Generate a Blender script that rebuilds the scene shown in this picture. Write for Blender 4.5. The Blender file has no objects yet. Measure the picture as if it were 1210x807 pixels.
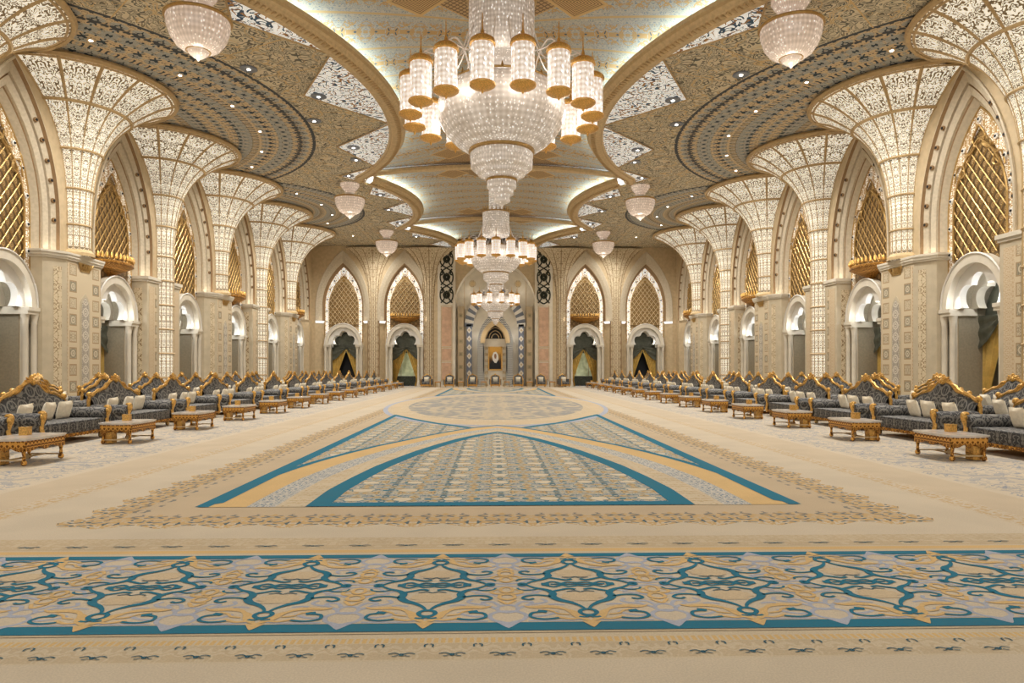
import bpy, bmesh, math, random
from mathutils import Vector, Matrix
random.seed(7)
PI = math.pi
scene = bpy.context.scene
col = scene.collection
def srgb(r, g, b, k=1.0):
    L_ = .3*r+.59*g+.11*b; r, g, b = (c+(L_-c)*.24 for c in (r, g, b))
    f = lambda c: ((c/255)/12.92 if c/255 <= .04045 else ((c/255+.055)/1.055)**2.4)*k
    return (f(r), f(g), f(b), 1.0)

# ---------------------------------------------------------------- camera, world, exposure
cam_d = bpy.data.cameras.new('camera'); cam = bpy.data.objects.new('camera', cam_d); col.objects.link(cam)
cam_d.sensor_width = 36; cam_d.lens = 36*807/1210; cam_d.clip_end = 300
cam_d.shift_y = 32/1210
cam.location = (0, 0, 1.6)
cam.rotation_euler = (PI/2, 0, -math.atan(21.4/807))
scene.camera = cam
w = bpy.data.worlds.new('world'); scene.world = w; w.use_nodes = True
w.node_tree.nodes['Background'].inputs[0].default_value = (1.0, .96, .9, 1)
w.node_tree.nodes['Background'].inputs[1].default_value = 1.2
scene.view_settings.view_transform = 'Standard'; scene.view_settings.look = 'None'
scene.view_settings.exposure = -0.1; scene.view_settings.gamma = 1.0
scene.view_settings.use_curve_mapping = False
scene.cycles.max_bounces = 7; scene.cycles.diffuse_bounces = 4; scene.cycles.glossy_bounces = 3
scene.cycles.transparent_max_bounces = 6; scene.cycles.sample_clamp_indirect = 6
LAMP_K = 1.0          # all room lamps are scaled by this
XC = 0.12             # centre line of the room
ZC = 12.35            # flat ceiling height
YB = 60.9             # far wall
RIBS = (18.8, 39.3, 52.7)

def lamp(kind, name, loc, power, color=(1, .96, .89), radius=.15, rot=None, spot=2.6, blend=.6):
    d = bpy.data.lights.new(name, kind); d.energy = power*LAMP_K; d.color = color
    if kind in ('POINT', 'SPOT'): d.shadow_soft_size = radius
    if kind == 'SPOT': d.spot_size = spot; d.spot_blend = blend
    o = bpy.data.objects.new(name, d); col.objects.link(o); o.location = loc
    if rot: o.rotation_euler = rot
    return o

# ---------------------------------------------------------------- node helper
class S:
    def __init__(s, g, k): s.g = g; s.k = k
    def _m(s, op, *a, clamp=False):
        n = s.g.nt.nodes.new('ShaderNodeMath'); n.operation = op; n.use_clamp = clamp
        for i, v in enumerate((s,)+a): s.g.put(n.inputs[i], v)
        return S(s.g, n.outputs[0])
    def __add__(s, o): return s._m('ADD', o)
    __radd__ = __add__
    def __sub__(s, o): return s._m('SUBTRACT', o)
    def __rsub__(s, o): return (s*-1)+o
    def __mul__(s, o): return s._m('MULTIPLY', o)
    __rmul__ = __mul__
    def __truediv__(s, o): return s._m('DIVIDE', o)
    def abs(s): return s._m('ABSOLUTE')
    def lt(s, o): return s._m('LESS_THAN', o)
    def gt(s, o): return s._m('GREATER_THAN', o)
    def pp(s, o): return s._m('PINGPONG', o)
    def fr(s): return s._m('FRACT')
    def fl(s): return s._m('FLOOR')
    def mx(s, o): return s._m('MAXIMUM', o)
    def mn(s, o): return s._m('MINIMUM', o)
    def pw(s, o): return s._m('POWER', o)
    def sqrt(s): return s._m('SQRT')
    def sin(s): return s._m('SINE')
    def sat(s): return s._m('ADD', 0.0, clamp=True)
    def ss(s, a, b):
        n = s.g.nt.nodes.new('ShaderNodeMapRange'); n.interpolation_type = 'SMOOTHSTEP'
        s.g.put(n.inputs[0], s); n.inputs[1].default_value = a; n.inputs[2].default_value = b
        return S(s.g, n.outputs[0])
    def band(s, c, hw, e=.0):      # 1 where |s-c| < hw
        return (s-c).abs().lt(hw) if e == 0 else 1-(s-c).abs().ss(hw-e, hw+e)
class G:
    def __init__(g, name, rough=.6, metal=0.0, spec=.5):
        g.mat = bpy.data.materials.new(name); g.mat.use_nodes = True; g.nt = g.mat.node_tree
        g.b = g.nt.nodes['Principled BSDF']; g.b.inputs['Roughness'].default_value = rough
        g.b.inputs['Metallic'].default_value = metal; g.b.inputs['Specular IOR Level'].default_value = spec
        g.tc = g.nt.nodes.new('ShaderNodeTexCoord'); g.geo = g.nt.nodes.new('ShaderNodeNewGeometry')
    def put(g, sock, v):
        if isinstance(v, S): g.nt.links.new(v.k, sock)
        elif isinstance(v, bpy.types.NodeSocket): g.nt.links.new(v, sock)
        else: sock.default_value = v
    def xyz(g, which='Object'):
        n = g.nt.nodes.new('ShaderNodeSeparateXYZ')
        g.nt.links.new(g.geo.outputs['Position'] if which == 'W' else g.tc.outputs[which], n.inputs[0])
        return [S(g, o) for o in n.outputs]
    def vec(g, x, y, z=0.0):
        n = g.nt.nodes.new('ShaderNodeCombineXYZ')
        for i, v in enumerate((x, y, z)): g.put(n.inputs[i], v)
        return n.outputs[0]
    def noise(g, v=None, scale=5, detail=1.0, dist=0.0, col_=False):
        n = g.nt.nodes.new('ShaderNodeTexNoise'); n.inputs['Scale'].default_value = scale
        n.inputs['Detail'].default_value = detail; n.inputs['Distortion'].default_value = dist
        g.nt.links.new(v if v is not None else g.tc.outputs['Object'], n.inputs['Vector'])
        return S(g, n.outputs[0])
    def vor(g, v=None, scale=5, feature='F1', rnd=1.0, metric='EUCLIDEAN'):
        n = g.nt.nodes.new('ShaderNodeTexVoronoi'); n.feature = feature; n.distance = metric
        n.inputs['Scale'].default_value = scale; n.inputs['Randomness'].default_value = rnd
        g.nt.links.new(v if v is not None else g.tc.outputs['Object'], n.inputs['Vector'])
        return S(g, n.outputs[0])
    def mix(g, f, a, b):
        n = g.nt.nodes.new('ShaderNodeMix'); n.data_type = 'RGBA'
        g.put(n.inputs[0], f); g.put(n.inputs[6], a); g.put(n.inputs[7], b)
        return n.outputs[2]
    def color(g, c): g.put(g.b.inputs['Base Color'], c); return g
    def emit(g, c, strength):
        g.put(g.b.inputs['Emission Color'], c); g.put(g.b.inputs['Emission Strength'], strength); return g
    def bump(g, h, strength=.4, dist=.02):
        n = g.nt.nodes.new('ShaderNodeBump'); n.inputs['Strength'].default_value = strength
        n.inputs['Distance'].default_value = dist; g.put(n.inputs['Height'], h)
        g.nt.links.new(n.outputs[0], g.b.inputs['Normal']); return g
def curls(n, f=30., a=.12, b=.4): return 1-(n*f).sin().abs().ss(a, b)      # dense curling lines
def squig(n, w0=.02, w1=.045, c=.5): return 1-(n-c).abs().ss(w0, w1)
M = {}
def plain(key, c, rough=.6, metal=0., var=.12, vs=6, bump=0., spec=.4):
    g = G(key, rough, metal, spec)
    n = g.noise(scale=vs, detail=3)
    g.color(g.mix(n.ss(.3, .7), tuple(x*(1-var) for x in c[:3])+(1,), tuple(min(1, x*(1+var)) for x in c[:3])+(1,)))
    if bump: g.bump(g.noise(scale=vs*5, detail=2), bump, .01)
    M[key] = g.mat; return g

# ---- simple materials
plain('marble', srgb(214, 202, 178), .35, 0, .06, 2)
plain('stone', srgb(194, 176, 142), .6, 0, .06, 3)
plain('stone_tan', srgb(198, 170, 124), .6, 0, .08, 4)
plain('moulding_stone', srgb(196, 178, 146), .6, 0, .08, 9, .2)
plain('taupe', srgb(150, 136, 108), .6, 0, .08, 14)
plain('gold', srgb(188, 144, 70), .36, .55, .12, 10, .1)
plain('gold_bright', srgb(224, 164, 66), .34, .65, .25, 30, .3)
plain('gold_lit', srgb(236, 172, 70), .3, .5, .2, 30, .3)
plain('gold_paint', srgb(206, 172, 116), .55, .05, .1, 8)
plain('gold_line', srgb(192, 156, 98), .5, .1, .08, 8)
plain('brown_line', srgb(150, 112, 66), .6, .0, .08, 8)
plain('dark', srgb(24, 26, 30), .6, 0, .1, 4)
plain('olive', srgb(84, 84, 66), .75, 0, .2, 5, .1)
plain('mustard', srgb(214, 170, 66), .6, 0, .12, 5, .1)
plain('white_plaster', srgb(222, 216, 204), .5, 0, .04, 2)
plain('cushion_cream', srgb(250, 236, 206), .8, 0, .06, 20, .1)
plain('pink_marble', srgb(208, 160, 122), .4, 0, .12, 3)
plain('grey_blue', srgb(110, 118, 132), .4, 0, .12, 3)
plain('table_marble', srgb(206, 196, 184), .15, 0, .14, 6)
plain('crystal_plain', srgb(220, 205, 190), .2)
plain('black_green', srgb(46, 50, 34), .5, 0, .5, 9)

def gm(name, rough=.6, metal=0., spec=.4):
    g = G(name, rough, metal, spec); M[name] = g.mat; return g
# damask upholstery
g = gm('damask', .6); x, y, z = g.xyz()
a = g.vec(x.pp(.15)*1.0, y.pp(.17), z.pp(.16)); n = g.noise(a, 10, 1.0, .5)
rr = ((((x/.3).fr()-.5)*((x/.3).fr()-.5))+(((z/.32).fr()-.5)*((z/.32).fr()-.5))+(((y/.34).fr()-.5)*((y/.34).fr()-.5))).sqrt()
cell = ((x*2.94).fr()-.5).abs()+((z*2.6).fr()-.5).abs()
m = (squig(n, .03, .06)*.8).mx(rr.band(.42, .05, .03)*.9).mx(rr.lt(.16)*.7)
g.color(g.mix(m, srgb(56, 56, 58), srgb(138, 134, 126)))
# carved gold (table aprons, sofa rails)
g = gm('gold_carved', .4, .6); x, y, z = g.xyz()
n = g.noise(g.vec(x.pp(.045), y.pp(.045), z), 26, 1.5, .5)
g.color(g.mix(n.ss(.45, .55), srgb(124, 68, 10), srgb(232, 160, 52))).bump(n, .6, .01)
# carved / relief stone used on piers and back wall
g = gm('relief', .6); x, y, z = g.xyz()
n = g.noise(g.vec(x.pp(.3), y, z.pp(.35)), 6, .5, .8)
g.color(g.mix(curls(n, 13, .3, .5), srgb(214, 192, 150), srgb(154, 124, 82))).bump(n, .3, .02)
# pier tile inlays : local x across, z up
g = gm('tiles', .5); x, y, z = g.xyz()
zz = z/.62; idx = zz.fl(); fz = (zz.fr()-.5)*.62; fx = x.abs()-.72
r = (fz*fz+fx*fx).sqrt(); sq = fz.abs().mx(fx.abs())
alt = (idx/2).fr().gt(.25)
ins = sq.lt(.2); frame = sq.band(.2, .02)
pat = squig(g.noise(g.vec(fx.abs(), fz.abs(), idx*3.1), 16, 1, .3), .03, .06)
dark = g.mix(r.band(.1, .025).mx(r.lt(.04)).mx(pat*.6), srgb(140, 128, 100), srgb(206, 190, 156))
lite = g.mix(pat, srgb(204, 184, 146), srgb(160, 138, 104))
c = g.mix(ins, srgb(210, 188, 148), g.mix(alt, lite, dark))
c = g.mix(frame, c, srgb(172, 138, 92))
stripe = squig(g.noise(g.vec(fx.abs(), z.pp(.14), 0.0), 18, 1), .03, .07)*(x.abs().gt(1.0))
c = g.mix(stripe*.7, c, srgb(186, 140, 92))
g.color(c)
# narrow inlay panel (pointed niche)
g = gm('niche_inlay', .5); x, y, z = g.xyz()
zz = (z/.44).fr()-.5; r = ((zz*.44)*(zz*.44)+x*x).sqrt()
n = g.noise(g.vec(x.abs(), (zz*.44).abs(), 0.0), 22, 1, .4)
m = r.band(.15, .018).mx(r.band(.07, .012)).mx(squig(n, .03, .07)*.8)
g.color(g.mix(m, srgb(150, 138, 122), srgb(216, 204, 180)))
# backlit pierced column screen (uv driven)
g = gm('lit_screen', .5); x, y, z = g.xyz('UV')
n = g.noise(g.vec(x.abs(), y, 0.0), 1.0, 0.0, 1.2)
hole = (n*24.).sin().ss(-.4, .0)
c = g.mix(hole, srgb(146, 124, 86), srgb(220, 212, 186))
g.color(c); g.emit(srgb(255, 244, 220), hole*.6)
# lattice windows
g = gm('rosette_panel', .5, .1); x, y, z = g.xyz()
a_, b_ = (x+(z-7.6)/1.3)/.3846, (x-(z-7.6)/1.3)/.3846
fa, fb = a_.fr()-.5, b_.fr()-.5; r = (fa*fa+fb*fb).sqrt()
g.color(g.mix(r.band(.22, .05, .02).mx(r.lt(.08)), srgb(118, 86, 38), srgb(186, 142, 72)))
for nm, st, wr in (('lit_border', .32, .07), ('lit_border_bright', 1.0, .04)):
    g = gm(nm, .4, .3); x, y, z = g.xyz()
    n = g.noise(g.vec(x.abs(), y, z.pp(.2)), 13, 1.2, .5); h = (n-.5).abs().ss(wr, wr+.03)
    g.color(g.mix(h, srgb(200, 150, 74), srgb(235, 225, 200))); g.emit(srgb(246, 248, 240), h*st)
g = gm('filigree', .35, .6); x, y, z = g.xyz()
n = g.noise(g.vec(x.abs(), y, z), 14, 1.2, .8)
g.color(g.mix(squig(n, .03, .06), srgb(150, 108, 48), srgb(226, 182, 100))).bump(n, .4, .02)
# crystal
def crystal(key, base, lo, hi, st, sv=22):
    g = gm(key, .15, 0, .8); x, y, z = g.xyz()
    th = g.nt.nodes.new('ShaderNodeMath'); th.operation = 'ARCTAN2'; g.put(th.inputs[0], y); g.put(th.inputs[1], x)
    th = S(g, th.outputs[0])
    st_ = (th*sv).sin()*.5+.5; bead = (z*46.).sin()*.5+.5
    v = g.vor(g.vec(x*1., y*1., z*.55), 13)
    sp = (1-v.ss(.08, .4)); big = g.noise(scale=1.6, detail=2)
    f = (sp*.8+st_*.2+bead*.22+big*.45-.2).sat()
    g.color(base); g.emit(g.mix(f, lo, hi), f*st+st*.38)
crystal('crystal_bowl', srgb(200, 188, 174), srgb(160, 138, 116), srgb(255, 248, 240), .62, 60)
crystal('crystal_lantern', srgb(215, 205, 195), srgb(200, 176, 152), srgb(255, 252, 248), 1.4, 14)
crystal('crystal_lamp', srgb(205, 188, 172), srgb(206, 162, 130), srgb(255, 240, 226), .6, 40)
g = gm('glow', .5); g.color((1, 1, 1, 1)); g.emit((1, .95, .86, 1), 12.)
g = gm('cove_glow', .5); g.color((1, 1, 1, 1)); g.emit((.66, .88, 1, 1), 22.)
g = gm('spire', .3); g.color(srgb(235, 225, 210)); g.emit(srgb(255, 240, 215), .35)
g = gm('room_glow', .5); x, y, z = g.xyz(); n = g.noise(scale=2.5, detail=3)
g.color(srgb(190, 200, 150)); g.emit(g.mix(n.ss(.35, .7), srgb(120, 130, 80), srgb(220, 220, 170)), .38)
# flat ceiling ornament, world based
g = gm('ceiling_ornament', .75); x, y, z = g.xyz('W')
ax = (x-XC).abs(); sec2 = y.gt(39.3)
def disc(cx, cy): 
    dx = ax-cx; dy = y-cy; return (dx*dx+dy*dy).sqrt(), dx, dy
r1, dx1, dy1 = disc(20.4, 29.8); r2, dx2, dy2 = disc(16.6, 46.2)
inb = (r1.lt(12.1)*(1-sec2)).mx(r2.lt(7.6)*sec2)
inn = (r1.lt(7.6)*(1-sec2)).mx(r2.lt(4.0)*sec2)
rr = g.mix(sec2, (0, 0, 0, 1), (1, 1, 1, 1))
row = r1*(1-sec2)+r2*sec2
an = g.nt.nodes.new('ShaderNodeMath'); an.operation = 'ARCTAN2'
g.put(an.inputs[0], dy1*(1-sec2)+dy2*sec2); g.put(an.inputs[1], (dx1*(1-sec2)+dx2*sec2)*-1)
th = S(g, an.outputs[0])
u = (th*10).pp(.28); v = row
n1 = g.noise(g.vec(u*1.5, v.pp(1.35), 0.0), 4.6, 0.0, .6)
n2 = g.noise(g.vec(u, v.pp(.9), 4.0), 2.2, 1.0)
blobs = n1.ss(.56, .58)
band_c = g.mix(n2.ss(.5, .6), srgb(210, 182, 136), srgb(164, 168, 164))
band_c = g.mix(squig(g.noise(g.vec(u, v, 2.0), 9, 1), .015, .04)*.6, band_c, srgb(150, 120, 76))
band_c = g.mix(blobs, band_c, srgb(34, 56, 74))
nn = g.noise(g.vec(ax, y.pp(1.7), 0.0), 1.7, 1.0, 1.6)
n3 = g.noise(g.vec(ax, y.pp(1.7), 3.0), 1.2, 1.0, 1.0)
plain_c = g.mix(curls(nn, 26, .2, .5), srgb(212, 196, 160), srgb(88, 88, 82))
plain_c = g.mix(squig(nn, .012, .026, .58), plain_c, srgb(110, 102, 84))
plain_c = g.mix(squig(nn, .012, .026, .42), plain_c, srgb(110, 102, 84))
plain_c = g.mix(squig(n3, .01, .025)*.8, plain_c, srgb(214, 176, 112))
c = g.mix(inb, plain_c, band_c)
edge = (r1.band(12.1, .07)*(1-sec2)).mx(r2.band(7.6, .07)*sec2).mx((r1.band(11.5, .18)*(1-sec2)*n1.ss(.46, .5)))
c = g.mix(edge, c, srgb(60, 66, 74))
# gold radial lines
c = g.mix(((th*7).fr()-.5).abs().lt(.012)*(1-inb), c, srgb(210, 170, 104))
g.color(c)
# lit zigzag panels
g = gm('zigzag_lit', .5); x, y, z = g.xyz('W'); ax = (x-XC).abs()
n = g.noise(g.vec(ax, (y-30).pp(3.25), 0.0), 1.9, 1.0, 1.4)
n2 = g.noise(g.vec(ax, (y-30).pp(3.25), 5.0), 2.2, 1.0, 1.2)
c = g.mix(curls(n, 13, .35, .5), srgb(232, 232, 224), srgb(30, 80, 120))
c = g.mix(curls(n2, 11, .2, .32), c, srgb(180, 118, 40)); lit = (1-curls(n, 13, .35, .5).mx(curls(n2, 11, .2, .32)))
g.color(c); g.emit(srgb(238, 242, 240), lit*.42)
# central vault
g = gm('vault_ornament', .7); x, y, z = g.xyz('W'); ax = (x-XC).abs()
s1 = y.lt(39.3); s2 = (1-s1)*y.lt(52.7); s3 = 1-y.lt(52.7)
cy = s1*28.9+s2*46.0+s3*60.5; cx = s1*20.1+s2*16.5+s3*13.6
an = g.nt.nodes.new('ShaderNodeMath'); an.operation = 'ARCTAN2'; g.put(an.inputs[0], y-cy); g.put(an.inputs[1], ax+cx)
th = S(g, an.outputs[0]); rr = ((ax+cx)*(ax+cx)+(y-cy)*(y-cy)).sqrt()
q = th/.088
ln = ((q+.5).fr()-.5).abs().lt(.028)
fl = (q.fr()-.5).abs()
n = g.noise(g.vec(fl*2.0, rr.pp(.9), 0.0), 3.6, 1.5, .8)
n2 = g.noise(g.vec(fl*3.0, rr.pp(.9), 7.0), 5.0, 1.5, .8)
c = g.mix(curls(n2, 24, .3, .6)*.8, srgb(190, 184, 164), srgb(104, 134, 156))
c = g.mix((fl.lt(.3)*squig(n, .03, .07)), c, srgb(198, 152, 82))
c = g.mix((fl.lt(.13)*n.ss(.54, .56)), c, srgb(66, 92, 108))
c = g.mix(ln, c, srgb(206, 168, 104))
star = y*0
for ym, rad in ((18.8, 5.2), (39.3, 3.8), (52.7, 3.2)):
    d = ax+(y-ym).abs(); star = star.mx(d.lt(rad)); c = g.mix(d.band(rad, .07), c, srgb(206, 160, 88))
hx = ((ax*4.6+y*4.6).fr()-.5).abs(); hy = ((ax*4.6-y*4.6).fr()-.5).abs()
h = g.mix(hx.mx(hy).gt(.36), srgb(190, 150, 94), srgb(122, 94, 60))
c = g.mix(star, c, h)
for ym, px, py in ((18.8, 2.55, 3.0), (39.3, 2.6, 1.9), (52.7, 2.0, 1.5)):
    dd = (ax-px).abs()+((y-ym).abs()-py).abs()
    c = g.mix(dd.lt(.95), c, g.mix((dd*9).fr().lt(.4), srgb(204, 160, 92), srgb(120, 90, 54)))
    c = g.mix(dd.band(.95, .06), c, srgb(214, 170, 98))
g.color(c)
# ---- carpet
CR, TAN = srgb(214, 196, 166), srgb(206, 180, 142)
TEAL, OCH, LAV = srgb(22, 126, 160), srgb(228, 184, 112), srgb(176, 182, 200)
def carpet_fin(g, c):
    n = g.noise(scale=90, detail=2); n2 = g.noise(scale=1.3, detail=2)
    f = (n.ss(.3, .7)*.16+n2.ss(.3, .7)*.08)
    g.color(g.mix(f, c, (.12, .1, .08, 1))); g.bump(n, .15, .004)
for key, cc in (('c_teal', TEAL), ('c_ochre', OCH), ('c_lav', LAV), ('c_tan', srgb(216, 190, 148)), ('c_cream', CR), ('c_dkteal', srgb(46, 106, 130))):
    g = gm(key, .95, 0, .1); carpet_fin(g, cc)
g = gm('carpet', .95, 0, .1); x, y, z = g.xyz('W'); ax = (x-.09).abs()
d = (ax-4.35).mx((y-31.6).abs()-24.45)
ns = g.noise(g.vec(ax.pp(.31), y.pp(.31), 0.0), 16, 1.0, .6)
nb = g.noise(g.vec(ax.pp(.31), y.pp(.31), 5.0), 14, 0.0)
c = CR
c = g.mix((d.gt(-.9)*d.lt(.02)), c, TAN)
sc = (((y*(ax.gt(4.3)))+ax*(1-ax.gt(4.3)))*1.6).fr()-.5
gar = d.band(.02, .0001)
garl = (d+sc.abs()*.35).band(.0, .26)
c = g.mix(garl*ns.ss(.42, .5), c, srgb(212, 170, 104))
c = g.mix((d+sc.abs()*.35).band(.05, .2)*nb.ss(.66, .68), c, srgb(84, 110, 122))
c = g.mix(d.band(-.3, .12)*nb.ss(.6, .62)*.8, c, srgb(110, 120, 122))
side = ax.gt(4.9)*y.gt(6.6)
c = g.mix(side*ax.band(5.45, .16, .05)*ns.ss(.48, .55)*.8, c, srgb(208, 168, 108))
c = g.mix(side*ax.band(6.0, .38)*.5, c, TAN)
gn = g.noise(g.vec(ax.pp(.8), y.pp(.9), 1.0), 3.4, 2.0, 1.2)
c = g.mix(side*ax.gt(6.5)*ax.lt(9.6)*(curls(gn, 22, .2, .5).mx(gn.ss(.55, .62)*.6))*g.noise(scale=1.1, detail=2).ss(.25, .5)*.9, c, srgb(136, 148, 168))
c = g.mix(y.gt(5.93)*y.lt(6.5), c, srgb(212, 190, 152))
c = g.mix(y.band(6.02, .045), c, OCH)
c = g.mix(y.lt(4.13)*y.gt(3.75), c, srgb(214, 194, 158))
c = g.mix(y.band(4.03, .035)*((ax*150).sin().gt(-.4)), c, srgb(226, 184, 112))
tanleaf = squig(g.noise(g.vec(ax.pp(.142), y, 0.0), 9, 1.5, .6), .04, .08)
c = g.mix(y.lt(3.99)*y.gt(3.77)*tanleaf*.5, c, srgb(196, 168, 126))
c = g.mix(y.lt(6.5)*y.gt(6.1)*tanleaf*.5, c, srgb(196, 166, 122))
carpet_fin(g, c)
g = gm('c_field', .95, 0, .1); x, y, z = g.xyz('W'); ax = (x-.09).abs()
n = g.noise(g.vec(ax.pp(.36), y.pp(.42), 0.0), 9.5, 1.2, .7); n2 = g.noise(g.vec(ax.pp(.36), y.pp(.42), 6.0), 7, 1.2, .5)
cell = ((ax/.6).fr()-.5); cz = ((y/.62).fr()-.5); rc = (cell*cell+cz*cz*1.2).sqrt()
c = g.mix(n2.ss(.52, .58), srgb(198, 190, 168), srgb(206, 168, 104))
c = g.mix(n2.ss(.40, .44), srgb(160, 166, 170), c)
c = g.mix(squig(n, .022, .04), c, srgb(66, 118, 136))
rc2 = ((((ax/.6)+.5).fr()-.5)*(((ax/.6)+.5).fr()-.5)+cz*cz*1.2).sqrt()
c = g.mix((rc2+n2*.3).lt(.36), c, srgb(224, 206, 172)); c = g.mix((rc2+n2*.3).band(.37, .018), c, srgb(96, 138, 150))
c = g.mix(rc.lt(.07), c, TEAL)
carpet_fin(g, c)
g = gm('c_floral', .95, 0, .1); x, y, z = g.xyz('W'); ax = (x-.09).abs()
n = g.noise(g.vec(ax.pp(.2), y.pp(.25), 0.0), 12, 1.2, .6)
carpet_fin(g, g.mix(curls(n, 18, .3, .6), srgb(210, 202, 186), srgb(112, 138, 160)))
g = gm('c_creamdot', .95, 0, .1); x, y, z = g.xyz('W'); ax = (x-.09).abs()
n = g.noise(g.vec(ax.pp(.2), y.pp(.25), 2.0), 12, 1.2, .6)
carpet_fin(g, g.mix(n.ss(.57, .6), srgb(216, 194, 156), srgb(196, 160, 108)))
g = gm('c_lens', .95, 0, .1); x, y, z = g.xyz('W'); ax = (x-.09).abs()
n = g.noise(g.vec(ax, y.pp(3)*.5, 0.0), 2.2, 3, 1.0)
carpet_fin(g, g.mix(n.ss(.4, .6), srgb(204, 184, 150), srgb(158, 156, 150)))

# ---------------------------------------------------------------- mesh helper
class MB:
    def __init__(s): s.v = []; s.f = []; s.m = []; s.uv = []; s.cur = 0
    def face(s, idx, uv=None): s.f.append(tuple(idx)); s.m.append(s.cur); s.uv.append(uv)
    def pts(s, ps): i = len(s.v); s.v += [tuple(p) for p in ps]; return list(range(i, i+len(ps)))
    def box(s, x0, x1, y0, y1, z0, z1):
        i = s.pts([(x0,y0,z0),(x1,y0,z0),(x1,y1,z0),(x0,y1,z0),(x0,y0,z1),(x1,y0,z1),(x1,y1,z1),(x0,y1,z1)])
        for f in ((0,3,2,1),(4,5,6,7),(0,1,5,4),(1,2,6,5),(2,3,7,6),(3,0,4,7)): s.face([i[k] for k in f])
        return s
    def grid(s, rows, closed=False, uvs=None):
        n = len(rows[0]); ids = [s.pts(r) for r in rows]
        for a in range(len(rows)-1):
            for b in range(n if closed else n-1):
                c = (b+1) % n
                s.face((ids[a][b], ids[a][c], ids[a+1][c], ids[a+1][b]),
                       None if not uvs else (uvs[a][b], uvs[a][b+1], uvs[a+1][b+1], uvs[a+1][b]))
        return s
    def lathe(s, prof, n=24, c=(0, 0), a0=0., a1=2*PI, sx=1., sy=1.):
        full = abs(a1-a0-2*PI) < 1e-6; k = n if full else n+1
        rows = [[(c[0]+r*sx*math.cos(a0+(a1-a0)*i/n), c[1]+r*sy*math.sin(a0+(a1-a0)*i/n), z) for i in range(k)] for r, z in prof]
        return s.grid(rows, closed=full)
    def tube(s, ps, r, n=6, closed=False, cap=True):
        ps = [Vector(p) for p in ps]; N = len(ps); rows = []
        rs = r if isinstance(r, (list, tuple)) else [r]*N
        for i, p in enumerate(ps):
            t = (ps[(i+1) % N]-ps[i-1]) if closed else (ps[min(i+1, N-1)]-ps[max(i-1, 0)])
            t.normalize(); up = Vector((0, 0, 1)) if abs(t.z) < .9 else Vector((0, 1, 0))
            a = t.cross(up).normalized(); b = a.cross(t)
            rows.append([p+(a*math.cos(2*PI*k/n)+b*math.sin(2*PI*k/n))*rs[i] for k in range(n)])
        if closed: rows.append(rows[0])
        i0 = len(s.v); s.grid(rows, closed=True)
        if cap and not closed:
            s.face(range(i0+n-1, i0-1, -1)); e = len(s.v); s.face(range(e-n, e))
        return s
    def prism(s, pl, y0, y1, plane='xz'):
        mk = (lambda p, y: (p[0], y, p[1])) if plane == 'xz' else (lambda p, y: (p[0], p[1], y))
        n = len(pl); a = s.pts([mk(p, y0) for p in pl]); b = s.pts([mk(p, y1) for p in pl])
        s.face(a[::-1]); s.face(b)
        for i in range(n): j = (i+1) % n; s.face((a[i], a[j], b[j], b[i]))
        return s
    def ring_prism(s, outer, inner, y0, y1):
        n = len(outer)
        s.grid([[(p[0], y1, p[1]) for p in outer], [(p[0], y1, p[1]) for p in inner]])
        s.grid([[(p[0], y0, p[1]) for p in outer], [(p[0], y0, p[1]) for p in inner]])
        s.grid([[(p[0], y0, p[1]) for p in outer], [(p[0], y1, p[1]) for p in outer]])
        s.grid([[(p[0], y0, p[1]) for p in inner], [(p[0], y1, p[1]) for p in inner]])
        return s
    def ball(s, c, r, n=8, sz=1.):
        return s.lathe([(r*math.sin(PI*k/n)+1e-4, c[2]-r*sz*math.cos(PI*k/n)) for k in range(n+1)], n+2, c[:2])
    def rbox(s, x0, x1, y0, y1, z0, z1, r=.05, puff=.0, n=5, k=3.):
        # superellipsoid cushion block
        cx, cy, cz = (x0+x1)/2, (y0+y1)/2, (z0+z1)/2; hx, hy, hz = (x1-x0)/2, (y1-y0)/2, (z1-z0)/2
        m = lambda t, e: math.copysign(abs(t)**e, t); rows = []
        e = 1./k
        N = 4*n
        for i in range(N//2+1):
            ph = -PI/2+PI*i/(N//2)
            rows.append([(cx+hx*m(math.cos(ph), e)*m(math.cos(2*PI*j/N), e), cy+hy*m(math.cos(ph), e)*m(math.sin(2*PI*j/N), e), cz+hz*m(math.sin(ph), e)) for j in range(N)])
        return s.grid(rows, closed=True)
    def xf(s, M4, start=0):
        for i in range(start, len(s.v)): s.v[i] = tuple(M4 @ Vector(s.v[i]))
        return s
    def build(s, name, mats, parent=None, smooth=False, kind=None, loc=None):
        me = bpy.data.meshes.new(name); me.from_pydata(s.v, [], s.f)
        for mt in (mats if isinstance(mats, (list, tuple)) else [mats]): me.materials.append(M[mt])
        if len(set(s.m)) > 1: me.polygons.foreach_set('material_index', s.m)
        if any(u for u in s.uv):
            ul = me.uv_layers.new(name='uv')
            for p, u in zip(me.polygons, s.uv):
                if u:
                    for li, q in zip(p.loop_indices, u): ul.data[li].uv = q
        bm = bmesh.new(); bm.from_mesh(me); bmesh.ops.recalc_face_normals(bm, faces=bm.faces); bm.to_mesh(me); bm.free()
        if smooth: me.polygons.foreach_set('use_smooth', [True]*len(me.polygons)); me.set_sharp_from_angle(angle=math.radians(40))
        o = bpy.data.objects.new(name, me); col.objects.link(o)
        if parent: o.parent = parent
        if kind: o['kind'] = kind
        if loc: o.location = loc
        return o
def thing(name, label, cat, group=None, loc=(0, 0, 0), rz=0.):
    o = bpy.data.objects.new(name, None); col.objects.link(o); o.location = loc; o.rotation_euler = (0, 0, rz)
    o.empty_display_size = .2
    o['label'] = label; o['category'] = cat
    if group: o['group'] = group
    return o
def tag(o, label, cat, group=None):
    o['label'] = label; o['category'] = cat
    if group: o['group'] = group
    return o
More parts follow.
